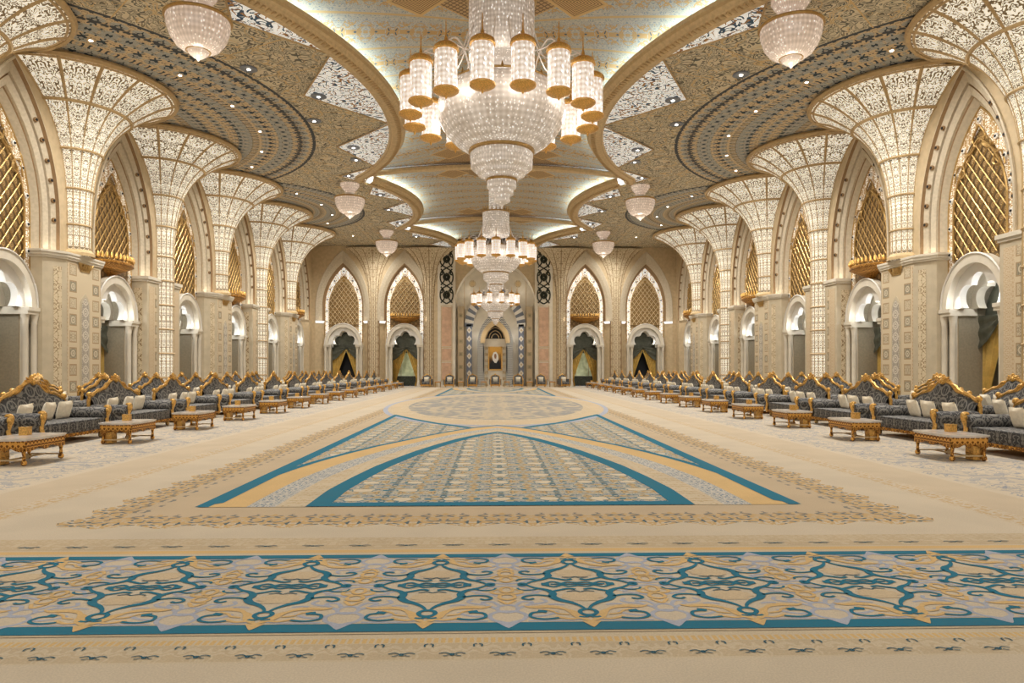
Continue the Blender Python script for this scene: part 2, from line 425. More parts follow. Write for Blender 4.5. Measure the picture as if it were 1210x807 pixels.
KIDS = {}
def kids(o):
    return [c for c in bpy.data.objects if c.parent == o]
def freeze(o):       # remember a prototype's tree once
    t = [(c, [(g_, []) for g_ in kids(c)]) for c in kids(o)]; KIDS[o.name] = t; return t
def dup(root, loc, rz, label, group=None, sc=None):
    t = KIDS.get(root.name) or freeze(root)
    r = root.copy(); col.objects.link(r); r.location = loc; r.rotation_euler = (0, 0, rz); r['label'] = label
    if group: r['group'] = group
    if sc: r.scale = sc
    for c, gs in t:
        k = c.copy(); col.objects.link(k); k.parent = r
        for g_, _ in gs:
            q = g_.copy(); col.objects.link(q); q.parent = k
    return r
class Proto:          # first call places the prototype itself, later calls copy it
    def __init__(s, root): s.root = root; s.used = False; freeze(root)
    def put(s, loc, rz, label, group=None):
        if not s.used:
            s.used = True; r = s.root; r.location = loc; r.rotation_euler = (0, 0, rz); r['label'] = label
            if group: r['group'] = group
            return r
        return dup(s.root, loc, rz, label, group)
def catmull(ps, n=6):
    P = [Vector(p) for p in ps]; out = []
    for i in range(len(P)-1):
        p0, p1, p2, p3 = P[max(i-1, 0)], P[i], P[i+1], P[min(i+2, len(P)-1)]
        for k in range(n):
            t = k/n; out.append(.5*((2*p1)+(p2-p0)*t+(2*p0-5*p1+4*p2-p3)*t*t+(3*p1-p0-3*p2+p3)*t**3))
    out.append(P[-1]); return out
def ogive(hw, zs, za, n=10, zb=None):
    """pointed arch outline, left foot -> apex -> right foot (x, z)"""
    h = za-zs; c = max((h*h-hw*hw)/(2*hw), 0.); R = hw+c; am = math.atan2(h, c) if c > 0 else PI/2
    right = []
    for i in range(n+1):
        a = am*i/n; right.append((R*math.cos(a)-c, zs+R*math.sin(a)))
    right[-1] = (0., za)
    if zb is not None: right = [(hw, zb)]+right
    left = [(-x_, z_) for x_, z_ in right]
    return left+right[::-1][1:]
ORD = ['first', 'second', 'third', 'fourth', 'fifth', 'sixth', 'seventh', 'eighth', 'ninth', 'tenth', 'eleventh', 'twelfth', 'thirteenth', 'fourteenth', 'fifteenth', 'sixteenth', 'seventeenth']
SIDES = (('left', -1, -PI/2), ('right', 1, PI/2))

# ================================================================= SETTING
W_ = 16.7            # half width of the room at the lattice plane
def struct(o): o['kind'] = 'structure'; return o
# ---- floor: carpet wall to wall with its inlaid pattern as thin pile layers
mats = ['carpet', 'c_teal', 'c_ochre', 'c_lav', 'c_tan', 'c_cream', 'c_dkteal', 'c_field', 'c_floral', 'c_creamdot', 'c_lens']
mi = {k: i for i, k in enumerate(mats)}
fl = MB(); CX0 = .09
fl.v += [(-18.6, -6, 0), (18.6, -6, 0), (18.6, 62.4, 0), (-18.6, 62.4, 0)]; fl.face((0, 1, 2, 3))
def strip(A, B, z, m):
    fl.cur = mi[m]; fl.grid([[(p[0], p[1], z) for p in A], [(p[0], p[1], z) for p in B]])
def poly(pl, z, m):
    fl.cur = mi[m]; fl.face(fl.pts([(p[0], p[1], z) for p in pl]))
def ribbon(ps, wd, z, m, n=6, smooth=True):
    P = catmull(ps, n) if smooth else [Vector(p) for p in ps]
    N = len(P); L, R = [], []
    for i, p in enumerate(P):
        t = P[min(i+1, N-1)]-P[max(i-1, 0)]; t.normalize(); q = Vector((-t.y, t.x)); s_ = i/(N-1)
        w_ = wd(s_) if callable(wd) else wd
        L.append(p+q*w_/2); R.append(p-q*w_/2)
    strip(L, R, z, m)
def interp(tab, y):
    for (y0, x0), (y1, x1) in zip(tab, tab[1:]):
        if y <= y1: return x0+(x1-x0)*(y-y0)/(y1-y0)
    return tab[-1][1]
# inner pointed arch B and outer arch A (half widths by distance)
TB = [(7.95, 2.27), (9.0, 2.27), (10., 2.18), (11.2, 2.03), (12.2, 1.84), (13.3, 1.6), (14.4, 1.3), (15.5, .95), (16.5, .52), (17.3, 0.)]
TA = [(7.95, 3.5), (10.2, 3.46), (11.2, 3.32), (12.1, 3.14), (13.04, 2.9), (14.2, 2.55), (15.2, 2.15), (16.5, 1.65), (17.8, 1.05), (18.6, .6), (19.3, 0.)]
def curve(tab, n=40): 
    y0, y1 = tab[0][0], tab[-1][0]; return [(interp(tab, y0+(y1-y0)*i/n), y0+(y1-y0)*i/n) for i in range(n+1)]
def mirrored_pattern(fy, z0):
    B, A = curve(TB), curve(TA)
    lerp = lambda t: [((1-t)*b[0]+t*a[0], (1-t)*b[1]+t*a[1]) for a, b in zip(A, B)]
    for sx in (-1, 1):
        T = lambda P: [(CX0+sx*p[0], fy(p[1])) for p in P]
        strip(T(lerp(0.)), T(lerp(.28)), z0, 'c_creamdot'); strip(T(lerp(.28)), T(lerp(.55)), z0, 'c_floral')
        strip(T(lerp(.55)), T(lerp(.92)), z0, 'c_ochre'); strip(T(lerp(.9)), T(lerp(1.)), z0+.002, 'c_teal')
        strip(T(B), T([(0, p[1]) for p in B]), z0, 'c_field')
        strip(T(B), T([(max(0, p[0]-.26), p[1]) for p in B]), z0+.002, 'c_teal')
        # spandrel between the straight teal line and the arch, closed by the lens
        up = [(3.48, 10.2), (3.48, 23.7)]
        sp = [(interp(TA, y_), y_) for y_ in [10.2+i*.42 for i in range(21)]]
        lens = [(.69, 18.6), (1.73, 20.1), (2.6, 21.8), (3.46, 23.7)]
        body = sp+lens
        ys = [p[1] for p in body]
        strip(T(body), T([(3.48, p[1]) for p in body]), z0, 'c_field')
        strip(T(lens), T([(p[0]+.1, p[1]-.28) for p in lens]), z0+.002, 'c_teal')
        strip(T([(3.3, 8.2), (3.36, 23.5)]), T([(3.53, 7.95), (3.52, 23.75)]), z0+.003, 'c_teal')
    fl.cur = mi['c_teal']; 
    a, b = fy(7.95), fy(8.16)
    strip([(CX0-2.27, a), (CX0+2.27, a)], [(CX0-2.2, b), (CX0+2.2, b)], z0+.004, 'c_teal')
mirrored_pattern(lambda y: y, .004); mirrored_pattern(lambda y: 63.2-y, .004)
cy_, a_, b_ = 31., 4.7, 12.2
ell = lambda ka, kb=None: [(CX0+a_*ka*math.cos(t*2*PI/64), cy_+(b_*(kb or ka))*math.sin(t*2*PI/64)) for t in range(65)]
strip(ell(1.), ell(.965), .005, 'c_lav'); strip(ell(.965), ell(.94), .005, 'c_creamdot'); strip(ell(.94), ell(.86), .005, 'c_tan'); strip(ell(.86), ell(.8), .005, 'c_creamdot')
poly(ell(.8)[:-1], .005, 'c_lens')
# near border band with arabesques
Y0, Y1, YC, PX = 4.30, 5.78, 5.04, 1.055
poly([(-9, Y0), (9, Y0), (9, Y1), (-9, Y1)], .003, 'c_cream')
poly([(-9, 4.165), (9, 4.165), (9, 4.295), (-9, 4.295)], .004, 'c_teal'); poly([(-9, 5.79), (9, 5.79), (9, 5.89), (-9, 5.89)], .004, 'c_teal')
poly([(-9, 4.13), (9, 4.13), (9, 4.15), (-9, 4.15)], .004, 'c_tan')
circ = lambda cx, cy, r, n=10, ry=None: [(cx+r*math.cos(2*PI*k/n), cy+(ry or r)*math.sin(2*PI*k/n)) for k in range(n+1)]
leaf = lambda s_: .012+.05*math.sin(PI*s_)
ST = []   # (material, z, width, points) in a quarter cell about a teal motif at (0,0); x to .5275, y to .74
T_, O_, L_, N_ = 'c_teal', 'c_ochre', 'c_lav', 'c_tan'
add = lambda m, z, wd, ps: ST.append((m, z, wd, ps))
add(T_, .009, lambda s_: .018+.034*math.sin(PI*s_)**2, [(.39, 0), (.33, .07), (.24, .13), (.2, .2), (.21, .27), (.17, .34), (.1, .39), (.04, .46), (.015, .52)])
add(T_, .009, .026, circ(0, .58, .055)); add(T_, .009, .02, [(0, .64), (.03, .67), (.07, .66)])
add(T_, .009, .024, [(.03, .12), (.08, .1), (.14, .13), (.2, .16)]); add(T_, .009, .02, [(0, .03), (.07, .05), (.12, .02), (.18, .06), (.24, .02)])
add(T_, .009, .045, [(.21, 0), (.27, .0)]); add(T_, .009, .045, [(.24, -.03), (.24, .03)]); add(T_, .009, .02, [(0, 0), (.2, 0)])
add(T_, .009, .02, [(.22, .27), (.3, .24), (.38, .25), (.42, .3), (.38, .33), (.34, .31)])
add(T_, .009, .016, [(.3, .1), (.36, .13), (.43, .12), (.45, .08)]); add(T_, .009, .035, circ(.41, 0, .02, 6))
add(T_, .009, .02, [(.2, .68), (.3, .7), (.38, .66), (.37, .59), (.31, .57)]); add(T_, .009, .034, [(.27, .57), (.33, .55)])
add(N_, .007, .17, [(.015, .18), (.015, .36)]); add(N_, .0072, .1, [(.08, .22), (.1, .31)])
add(O_, .008, lambda s_: .02+.06*math.sin(PI*s_), [(0, .74), (.07, .66), (.1, .58), (.15, .52)]); add(O_, .0082, lambda s_: .16*(1-s_), [(.0, .74), (0, .84)])
add(O_, .008, leaf, [(.1, .58), (.17, .5), (.26, .47), (.36, .48), (.42, .45)]); add(O_, .008, .022, [(.13, .62), (.2, .6), (.24, .55), (.3, .52)])
add(O_, .008, .028, [(.06, .68), (.13, .7), (.22, .65)]); add(O_, .0084, .03, circ(.5275, .27, .055)); add(O_, .0084, .026, circ(.5275, .12, .045, 8, .06))
add(O_, .008, .03, [(.46, .1), (.42, .15), (.44, .2), (.5, .2)]); add(O_, .008, .028, [(.47, .33), (.5, .38), (.5275, .42)])
add(L_, .006, .034, [(.5275, .76), (.49, .74), (.43, .7), (.41, .62), (.46, .56), (.5275, .55)]); add(L_, .0062, lambda s_: .2*(1-s_), [(.5275, .74), (.5275, .84)])
add(L_, .006, .03, circ(.5275, .5, .07)); add(L_, .006, .032, [(.46, .5), (.38, .42), (.36, .37), (.43, .37), (.47, .44)])
add(L_, .006, .03, [(.38, .42), (.3, .4), (.26, .36), (.29, .31)]); add(L_, .006, .03, [(.3, .18), (.37, .2), (.46, .24), (.49, .32)])
add(L_, .006, .028, [(.27, .13), (.33, .15), (.4, .06), (.5275, .02)]); add(L_, .006, .03, [(.41, .62), (.33, .64), (.25, .61), (.2, .56)])
add(L_, .006, .026, [(.14, .44), (.2, .42), (.25, .43)]); add(L_, .006, .024, [(.05, .7), (.15, .72), (.3, .72), (.4, .72)])
add('c_dkteal', .009, .014, [(.0, .18), (.04, .15), (.1, .17)])
zi = 0
for k in range(-9, 10):
    ox = -.436+PX*k
    for m, z, wd, ps in ST:
        for sx in (1, -1):
            for sy in (1, -1):
                w2 = (lambda q, wd=wd: wd(q)*(1.15 if m == T_ else .8)) if callable(wd) else wd*((1.2 if m == T_ else .92) if wd < .065 else 1)
                zi += 1; ribbon([(ox+sx*p[0], YC+sy*p[1]) for p in ps], w2, z-.002+(sx+2*sy+3)*.00012+(zi//4 % 8)*.00003, m, 4)
for k in range(-34, 36):       # little teal sprigs in the two tan guard stripes
    for yb, sg, px in ((3.83, 1, .283), (6.2, 1, .42)):
        ox = .05+px*k
        if abs(ox) > 8: continue
        s_ = 1. if yb < 5 else 1.3
        for q in (-1, 1):
            ribbon([(ox+q*.012*s_, yb), (ox+q*.04*s_, yb+.02), (ox+q*.075*s_, yb+.005)], .009*s_, .004, 'c_dkteal', 3)
            ribbon([(ox+q*.02, yb-.012), (ox+q*.035*s_, yb-.022), (ox+q*.05*s_, yb-.022)], .008*s_, .004, 'c_dkteal', 3)
            if yb < 5: ribbon([(ox+px/2+q*.022, yb+.1), (ox+px/2+q*.024, yb+.13), (ox+px/2+q*.006, yb+.14)], .01, .004, 'c_dkteal', 3)
        ribbon(circ(ox, yb-.005, .01, 6), .016, .004, 'c_dkteal', 1, False)
floor = struct(fl.build('floor', mats))

# ---- ceiling: flat side fields with scalloped edges, cornice rims, zigzag lit panels, ribbed centre vault
def rim_x(y):
    if y < 18.8: c, yc, R = 16.5, 11.9, 11.6
    elif y < 39.3: c, yc, R = 20.1, 29.05, 16.1
    elif y < 52.7: c, yc, R = 16.5, 46., 11.6
    else: c, yc, R = 13.6, 60.5, 10.5
    return min(max(c-math.sqrt(max(R*R-(y-yc)**2, 0)), 2.5), 7.3)
YSEC = [(-6, 18.8), (18.8, 39.3), (39.3, 52.7), (52.7, 61.2)]
def ysamp(a, b, n): return [a+(b-a)*i/n for i in range(n+1)]
ce = MB(); cur = []
for a, b in YSEC:
    ys = ysamp(a, b-1e-4, 28)
    cur += [(rim_x(y), y) for y in ys]
for s_ in (-1, 1):
    ce.grid([[(XC+s_*(x_+.72), y, ZC) for x_, y in cur], [(XC+s_*18.4, y, ZC) for x_, y in cur]])
struct(ce.build('ceiling', 'ceiling_ornament'))
va = MB()
for a, b in YSEC:
    rows = []
    for y in ysamp(a, b-1e-4, 24):
        xr = rim_x(y)+.74; rows.append([(XC+xr*u, y, 12.86+(.55)*(1-abs(u)**2.0)) for u in [i/8 for i in range(-8, 9)]])
    va.grid(rows)
struct(va.build('trim_vault', 'vault_ornament', smooth=True))
# cornice rims
PROF = [(.0, 12.66), (-.02, 12.5), (.03, 12.42), (.1, 12.36), (.14, 12.28), (.4, 12.2), (.62, 12.22), (.66, 12.27), (.74, 12.3), (.74, 12.37)]
n_ = 0
for side, s_, _ in SIDES:
    for a, b in YSEC[1:]:
        n_ += 1; ys = ysamp(a+.02, b-.02, 40); r_ = MB()
        nrm = []
        for y in ys:
            dx = (rim_x(min(y+.05, b-.02))-rim_x(max(y-.05, a+.02)))/(min(y+.05, b-.02)-max(y-.05, a+.02)); L = math.hypot(1, dx); nrm.append((1/L, -dx/L))
        rows = [[(XC+s_*(rim_x(y)+n0*o), y+n1*o, z) for y, (n0, n1) in zip(ys, nrm)] for o, z in PROF]
        for i in range(len(rows)-1):
            r_.cur = 1 if i in (1, 6) else 0
            r_.grid([rows[i], rows[i+1]])
        r_.cur = 1                          # dentils
        tot = 0
        y = a+.1
        while y < b-.1:
            x_ = rim_x(y); dx = (rim_x(min(y+.05, b-.02))-rim_x(y-.05))/.1; L = math.hypot(1, dx); n0, n1 = 1/L, -dx/L
            tx, ty = -n1, n0
            q = [(XC+s_*(x_+n0*o+tx*t), y+n1*o+ty*t) for o, t in ((.18, -.04), (.38, -.04), (.38, .04), (.18, .04))]
            i0 = r_.pts([(p[0], p[1], 12.2) for p in q]+[(p[0], p[1], 12.26) for p in q])
            for f in ((0, 1, 2, 3), (0, 1, 5, 4), (1, 2, 6, 5), (2, 3, 7, 6), (3, 0, 4, 7)): r_.face([i0[k] for k in f])
            y += .2*n0 if n0 > .3 else .08
        rim = struct(r_.build('trim_%d' % n_, ['gold_paint', 'gold_line'], smooth=False))
        c_ = MB(); c_.grid([[(XC+s_*(rim_x(y)+n0*.42), y+n1*.42, 12.52) for y, (n0, n1) in zip(ys, nrm)], [(XC+s_*(rim_x(y)+n0*.52), y+n1*.52, 12.56) for y, (n0, n1) in zip(ys, nrm)]])
        c_.grid([[(XC+s_*(rim_x(y)+n0*.42), y+n1*.42, 12.50) for y, (n0, n1) in zip(ys, nrm)], [(XC+s_*(rim_x(y)+n0*.52), y+n1*.52, 12.50) for y, (n0, n1) in zip(ys, nrm)]])
        c_.build('cove_light', 'cove_glow', rim)
        # lit zigzag panels hugging the rim
        zz = MB(); 
        if a == 18.8: vals = [(19.6, 23.3, 21.2, 1.4), (23.5, 29.9, 27.0, 2.7), (30.1, 36.3, 33.2, 2.4), (36.5, 39.1, 38.2, 1.1)]
        elif a == 39.3: vals = [(40.2, 43.9, 42.2, 1.5), (44.1, 48.2, 46.1, 1.9), (48.4, 52.2, 50.2, 1.5)]
        else: vals = [(53.5, 57.0, 55.4, 1.6), (57.2, 60.6, 59., 1.7)]
        for y0_, y1_, yt, dep in vals:
            P = [(rim_x(y)+.74, y) for y in ysamp(y0_, y1_, 10)]
            tip = (rim_x(yt)+.74+dep, yt+(.0))
            rows = [[(XC+s_*p[0], p[1], ZC-.03) for p in P], [(XC+s_*tip[0], tip[1], ZC-.03)]*len(P)]
            i0 = zz.pts(rows[0]); it = zz.pts([rows[1][0]])[0]
            for q in range(len(i0)-1): zz.face((i0[q], i0[q+1], it))
            i1 = zz.pts([(p[0], p[1], ZC) for p in rows[0]]); zz.face((i0[0], i1[0], it)); zz.face((i0[-1], i1[-1], it))
        zz.build('lit_panel', 'zigzag_lit', rim)
        gl = MB()
        for y0_, y1_, yt, dep in vals:
            tip = (XC+s_*(rim_x(yt)+.74+dep), yt, ZC-.05)
            for ye in (y0_, y1_): gl.tube([(XC+s_*(rim_x(ye)+.74), ye, ZC-.05), tip], .035, 4)
        gl.build('panel_edging', 'gold_line', rim)
# transverse ribs of the vault
for k, y in enumerate(RIBS):
    r_ = MB(); xr = rim_x(y+.05)+.5
    prof = [(-.22, .0), (-.2, -.16), (-.08, -.22), (.08, -.22), (.2, -.16), (.22, .0)]
    rows = [[(XC+xr*u, y+p, 12.78+.5*(1-u*u)+q) for p, q in prof] for u in [i/16 for i in range(-16, 17)]]
    r_.grid(rows); struct(r_.build('trim_rib_%d' % (k+1), 'gold_paint', smooth=True))
    e_ = MB(); zt = 13.3
    R1, R2 = (.95, .68)
    dm = lambda R: [(XC+R, y), (XC, y+R), (XC-R, y), (XC, y-R), (XC+R, y)]
    e_.cur = 0; e_.grid([[(p[0], p[1], 13.2-.2) for p in dm(R1)], [(p[0], p[1], 13.2-.24) for p in dm(R2)]])
    e_.grid([[(p[0], p[1], 13.2-.2) for p in dm(R1)], [(p[0], p[1], 13.45) for p in dm(R1)]])
    e_.cur = 1; e_.face(e_.pts([(p[0], p[1], 12.99) for p in dm(R2)[:-1]]))
    struct(e_.build('trim_hatch_%d' % (k+1), ['brown_line', 'dark']))
# end closure between vault and far wall
# ================================================================= BAYS
HWL, ZSL, ZAL = 1.66, 7.1, 10.62          # lattice outline
HWO, ZSO, ZAO = 2.36, 6.9, 12.0           # outer moulding outline
DF = .62                                   # facade plane
def bay_wall(P, ztop, doors=True):
    m = MB(); O = ogive(HWO, ZSO, ZAO, 12, 5.6)
    m.grid([[(x_, DF, z) for x_, z in O], [(x_, DF, ztop) for x_, z in O]])
    for s_ in (-1, 1):
        m.grid([[(s_*HWO, DF, 0), (s_*HWO, DF, ztop)], [(s_*P, DF, 0), (s_*P, DF, ztop)]])
        m.grid([[(s_*HWO, DF, 0), (s_*HWO, DF, 5.6)], [(s_*1.78, 0, 0), (s_*1.78, 0, 5.6)]])
        m.grid([[(s_*1.78, 0, 0), (s_*1.78, 0, 5.7)], [(s_*1.2, 0, 0), (s_*1.2, 0, 5.7)]])
        m.grid([[(s_*HWO, DF, 5.6), (s_*HWO, DF, 5.6)], [(s_*1.78, 0, 5.6), (s_*1.78, 0, 5.6)]])
    # wall over the doorway, with a round-headed hole
    A = [(1.2*math.cos(PI*k/12), 3.75+1.35*math.sin(PI*k/12)) for k in range(13)]
    m.grid([[(x_, 0, z) for x_, z in A], [(x_, 0, 5.9) for x_, z in A]])
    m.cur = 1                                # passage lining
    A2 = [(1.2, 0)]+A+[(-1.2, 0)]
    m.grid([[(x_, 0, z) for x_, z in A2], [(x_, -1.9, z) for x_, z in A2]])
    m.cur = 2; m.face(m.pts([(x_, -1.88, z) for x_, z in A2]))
    return m
def arched(P, ztop, nm): return bay_wall(P, ztop)
# pieces of a window
def moulding_mb(simple=False):
    m = MB(); I = ogive(HWL, ZSL, ZAL, 14, 5.8); O = ogive(HWO, ZSO, ZAO, 14, 5.8)
    steps = [(1.0, DF), (1.0, DF+.07), (.93, DF+.09), (.9, DF+.03), (.87, .6), (.62, .52), (.6, .42), (.56, .42), (.54, .47), (.3, .38), (.28, .3), (.24, .3), (.22, .28), (.03, .05), (0, .0)]
    brown = {2, 3, 6, 7, 10, 11}
    if simple: steps, brown = [(1.0, DF), (1.0, DF+.06), (.94, DF+.07), (.55, .6), (.2, .44), (.12, .42), (.08, .34), (.0, .04)], {4, 5, 6}
    for k in range(len(steps)-1):
        rows = []
        for s_, d in steps[k:k+2]: rows.append([(i[0]*(1-s_)+o[0]*s_, d, i[1]*(1-s_)+o[1]*s_) for i, o in zip(I, O)])
        m.cur = 1 if k in brown else 0; m.grid(rows)
    return m
def jewel_mb():
    m = MB(); I = ogive(HWL, ZSL, ZAL, 14, 5.8); O = ogive(HWO, ZSO, ZAO, 14, 5.8); s_ = .75
    path = [Vector((i[0]*(1-s_)+o[0]*s_, i[1]*(1-s_)+o[1]*s_)) for i, o in zip(I, O)]
    for sx in (-1, 1):
        for z in (7.0, 7.7, 8.4, 9.05, 9.7, 10.3):
            for a, b in zip(path, path[1:]):
                if (a.y-z)*(b.y-z) <= 0 and abs(a.y-b.y) > 1e-6 and a.x*sx > 0:
                    p = a.lerp(b, (z-a.y)/(b.y-a.y)); c = (p.x, .58, p.y)
                    m.cur = 0; m.tube([(c[0], c[1]-.05, c[2]), (c[0], c[1]+.03, c[2])], .085, 10)
                    m.cur = 1; m.tube([(c[0], c[1]+.02, c[2]), (c[0], c[1]+.05, c[2])], .05, 8); break
    return m
def inside(x_, z, hw, zs, za, z0):
    if z < z0: return False
    if z <= zs: return abs(x_) <= hw
    if z >= za: return False
    h = za-zs; c = (h*h-hw*hw)/(2*hw); R = hw+c
    return (abs(x_)+c)**2+(z-zs)**2 <= R*R
def lattice_mb(zb, br=.022):
    m = MB(); hw, zs, za = 1.3, 7.15, 9.55
    for sg in (-1, 1):
        k = -20
        while k < 20:
            c0 = k*.5; prev = None; seg = []
            for i in range(161):
                x_ = -1.4+2.8*i/160; z = 7.6+c0+sg*x_*1.3
                if inside(x_, z, hw, zs, za, zb): seg.append((x_, z))
            if len(seg) > 2: m.tube([(seg[0][0], .1, seg[0][1]), (seg[-1][0], .1, seg[-1][1])], br, 4)
            k += 1
    I = ogive(hw, zs, za, 10, zb)
    m.tube([(x_, .11, z) for x_, z in I], .04, 5)
    for sx in (-1, 1):       # scrolls crowning the lattice
        m.tube(catmull([(sx*1.22, .12, 8.3), (sx*1.05, .12, 8.8), (sx*.75, .12, 8.75), (sx*.72, .12, 8.45), (sx*.92, .12, 8.4), (sx*.95, .12, 8.6)], 4), .035, 5)
        m.tube(catmull([(0, .12, 10.0), (sx*.3, .12, 9.6), (sx*.2, .12, 9.3), (sx*.45, .12, 9.1), (sx*.65, .12, 9.2)], 4), .035, 5)
    return m
def window_parts(t, balcony, bright):
    moulding_mb(bright.endswith('bright')).build('moulding', ['moulding_stone', 'brown_line'], t, smooth=False)
    jewel_mb().build('jewel_inlays', ['brown_line', 'dark'], t)
    I = ogive(HWL, ZSL, ZAL, 14, 3.9)
    m = MB(); m.face(m.pts([(x_, .03, z) for x_, z in ogive(HWL, ZSL, ZAL, 14, 5.3)])); m.build('back_panel', 'filigree', t)
    m = MB(); m.face(m.pts([(x_, .05, z) for x_, z in ogive(1.3, 7.15, 9.3, 10, 5.3)])); m.build('rosette_panel', 'rosette_panel', t)
    zb = 6.25 if balcony else 5.5
    far_ = bright.endswith('bright'); lattice_mb(zb, .036 if far_ else .022).build('lattice', 'gold_paint' if far_ else 'gold', t)
    b = MB(); O = ogive(HWL-.02, ZSL, ZAL-.05, 14, 3.95); Q = ogive(HWL-.34, ZSL, ZAL-.75, 14, 3.95)
    b.grid([[(x_, .06, z) for x_, z in O], [(x_, .08, z) for x_, z in Q]]); b.build('border', bright, t)
    g_ = MB(); g_.tube([(x_, .04, z) for x_, z in ogive(HWL-.01, ZSL, ZAL, 14, 3.95)], .05, 5); g_.build('gold_edge', 'gold', t)
    B = MB(); s_ = .5
    P = [Vector(((o[0]+q[0])/2, (o[1]+q[1])/2)) for o, q in zip(O, Q)]; L = 0; nxt = .5
    pts_ = []
    for z in (4.7, 5.75, 6.7, 7.7, 8.6, 9.35):
        for a, c in zip(P, P[1:]):
            if (a.y-z)*(c.y-z) <= 0 and abs(a.y-c.y) > 1e-6 and a.x < 0:
                p = a.lerp(c, (z-a.y)/(c.y-a.y)); pts_ += [(p.x, z), (-p.x, z)]; break
    pts_.append((0, 10.2))
    for k, (x_, z) in enumerate(pts_):
        e = MB(); e.tube([(0, -.02, 0), (0, .03, 0), (0, .045, 0)], [.1, .1, .07], 10); e.cur = 1; e.tube([(0, .04, 0), (0, .08, 0)], [.05, .03], 8)
        e.build('boss', ['white_plaster', 'dark'], t, loc=(x_, .09, z))
    if balcony:
        e = MB()
        prof = [(.02, 5.5), (.22, 5.54), (.28, 5.64), (.45, 5.72), (.95, 5.9), (1.18, 6.0), (1.26, 6.04), (1.26, 6.14), (1.18, 6.18)]
        e.lathe(prof, 24, (0, .02), 0, PI, sx=1.05, sy=.62); e.build('balcony', 'gold_carved', t, smooth=True)
        e = MB()
        for k in range(17):
            a = PI*(k+.5)/17; e.lathe([(.001, 6.2), (.07, 6.26), (.05, 6.42), (.001, 6.5)], 6, (1.28*math.cos(a), .02+.76*math.sin(a)))
        e.build('leaf_railing', 'gold_bright', t, smooth=True)
def cusp_outline(r0, n, amp, zc=3.75, kz=1.12, steps=60, foot=None):
    out = []
    for i in range(steps+1):
        th = PI*i/steps; r = r0+amp*abs(math.sin(n*th)); out.append((r*math.cos(th), zc+r*kz*math.sin(th)))
    return out
def archway_parts(t):
    n = 60
    ro = [(1.62*math.cos(PI*i/n), 3.75+1.82*math.sin(PI*i/n)) for i in range(n+1)]
    rm = [(1.34*math.cos(PI*i/n), 3.75+1.5*math.sin(PI*i/n)) for i in range(n+1)]
    m = MB(); m.ring_prism(ro, rm, .0, .36); m.build('arch_ring', 'marble', t)
    m = MB(); m.tube([(p[0]*1.0, .37, p[1]) for p in ro], .04, 5); m.build('arch_bead', 'white_plaster', t)
    m = MB(); r2 = [(1.3*math.cos(PI*i/n), 3.75+1.46*math.sin(PI*i/n)) for i in range(n+1)]
    m.ring_prism(rm, cusp_outline(.8, 3, .26), -.12, .12); m.build('cusped_arch', 'white_plaster', t)
    m = MB(); m.ring_prism(r2, cusp_outline(.76, 3, .24), -.75, -.45); m.build('inner_cusped_arch', 'marble', t)
    for s_ in (-1, 1):
        m = MB(); a, b = sorted((s_*1.06, s_*1.7)); m.box(a, b, -.6, .4, 3.5, 3.62); m.box(a-.0, b+.0, -.6, .44, 3.62, 3.75); m.build('entablature', 'marble', t)
        m = MB(); m.box(a, b, -.5, .36, .0, .25); m.build('plinth', 'marble', t)
        m = MB(); a, b = sorted((s_*1.24, s_*1.56)); m.box(a, b, -.5, .12, .25, 3.5); m.build('jamb', 'marble', t)
        for cx in (1.2, 1.58):
            m = MB(); pr = [(.14, .25), (.14, .34), (.12, .4), (.105, .5), (.105, 3.15), (.12, 3.2), (.11, 3.24), (.14, 3.4), (.15, 3.5)]
            m.lathe(pr, 10, (s_*cx, .26 if cx > 1.4 else .2)); m.build('column', 'marble', t, smooth=True)
def curtain_parts(t):
    y0 = -.95
    m = MB(); tr = []
    C = [(-.62, 3.55, .42), (0, 4.2, .52), (.62, 3.55, .42)]
    m.face(m.pts([(x_, y0, z) for x_, z in cusp_outline(1.15, 3, .0, 3.4, 1.2, 36)]))
    m.box(-1.2, 1.2, y0-.02, y0, 3.0, 3.52); m.build('valance', 'olive', t)
    for s_ in (-1, 1):
        m = MB(); rows = []
        for i in range(13):      # swag fan from the top corner
            u = i/12; row = []
            for j in range(17):
                v = j/16; x0 = s_*(1.2-1.15*v); dz = .95*math.sin(PI*min(v*1.0, 1)*.5+PI*.5*0)*0
                sag = (1.1*(1-v)**1.2)*u; fold = .03*math.sin(u*15)
                row.append((x0, y0+.2+fold, 3.5-.1*u-sag-.22*u*math.sin(PI*v)))
            rows.append(row)
        m.grid(rows); m.build('swag', 'olive', t, smooth=True)
        m = MB(); rows = []
        for i in range(15):
            u = i/14; z = 3.3*(1-u)
            wd = 1.08*(1-u)**1.1+.14 if u < .8 else .14+.16*(u-.8)/.2+.18
            row = []
            for j in range(25):
                v = j/24; row.append((s_*(1.2-wd*v), y0+.03+.05*math.sin(v*34), z+.001))
            rows.append(row)
        m.grid(rows); m.build('drape', 'mustard', t, smooth=True)

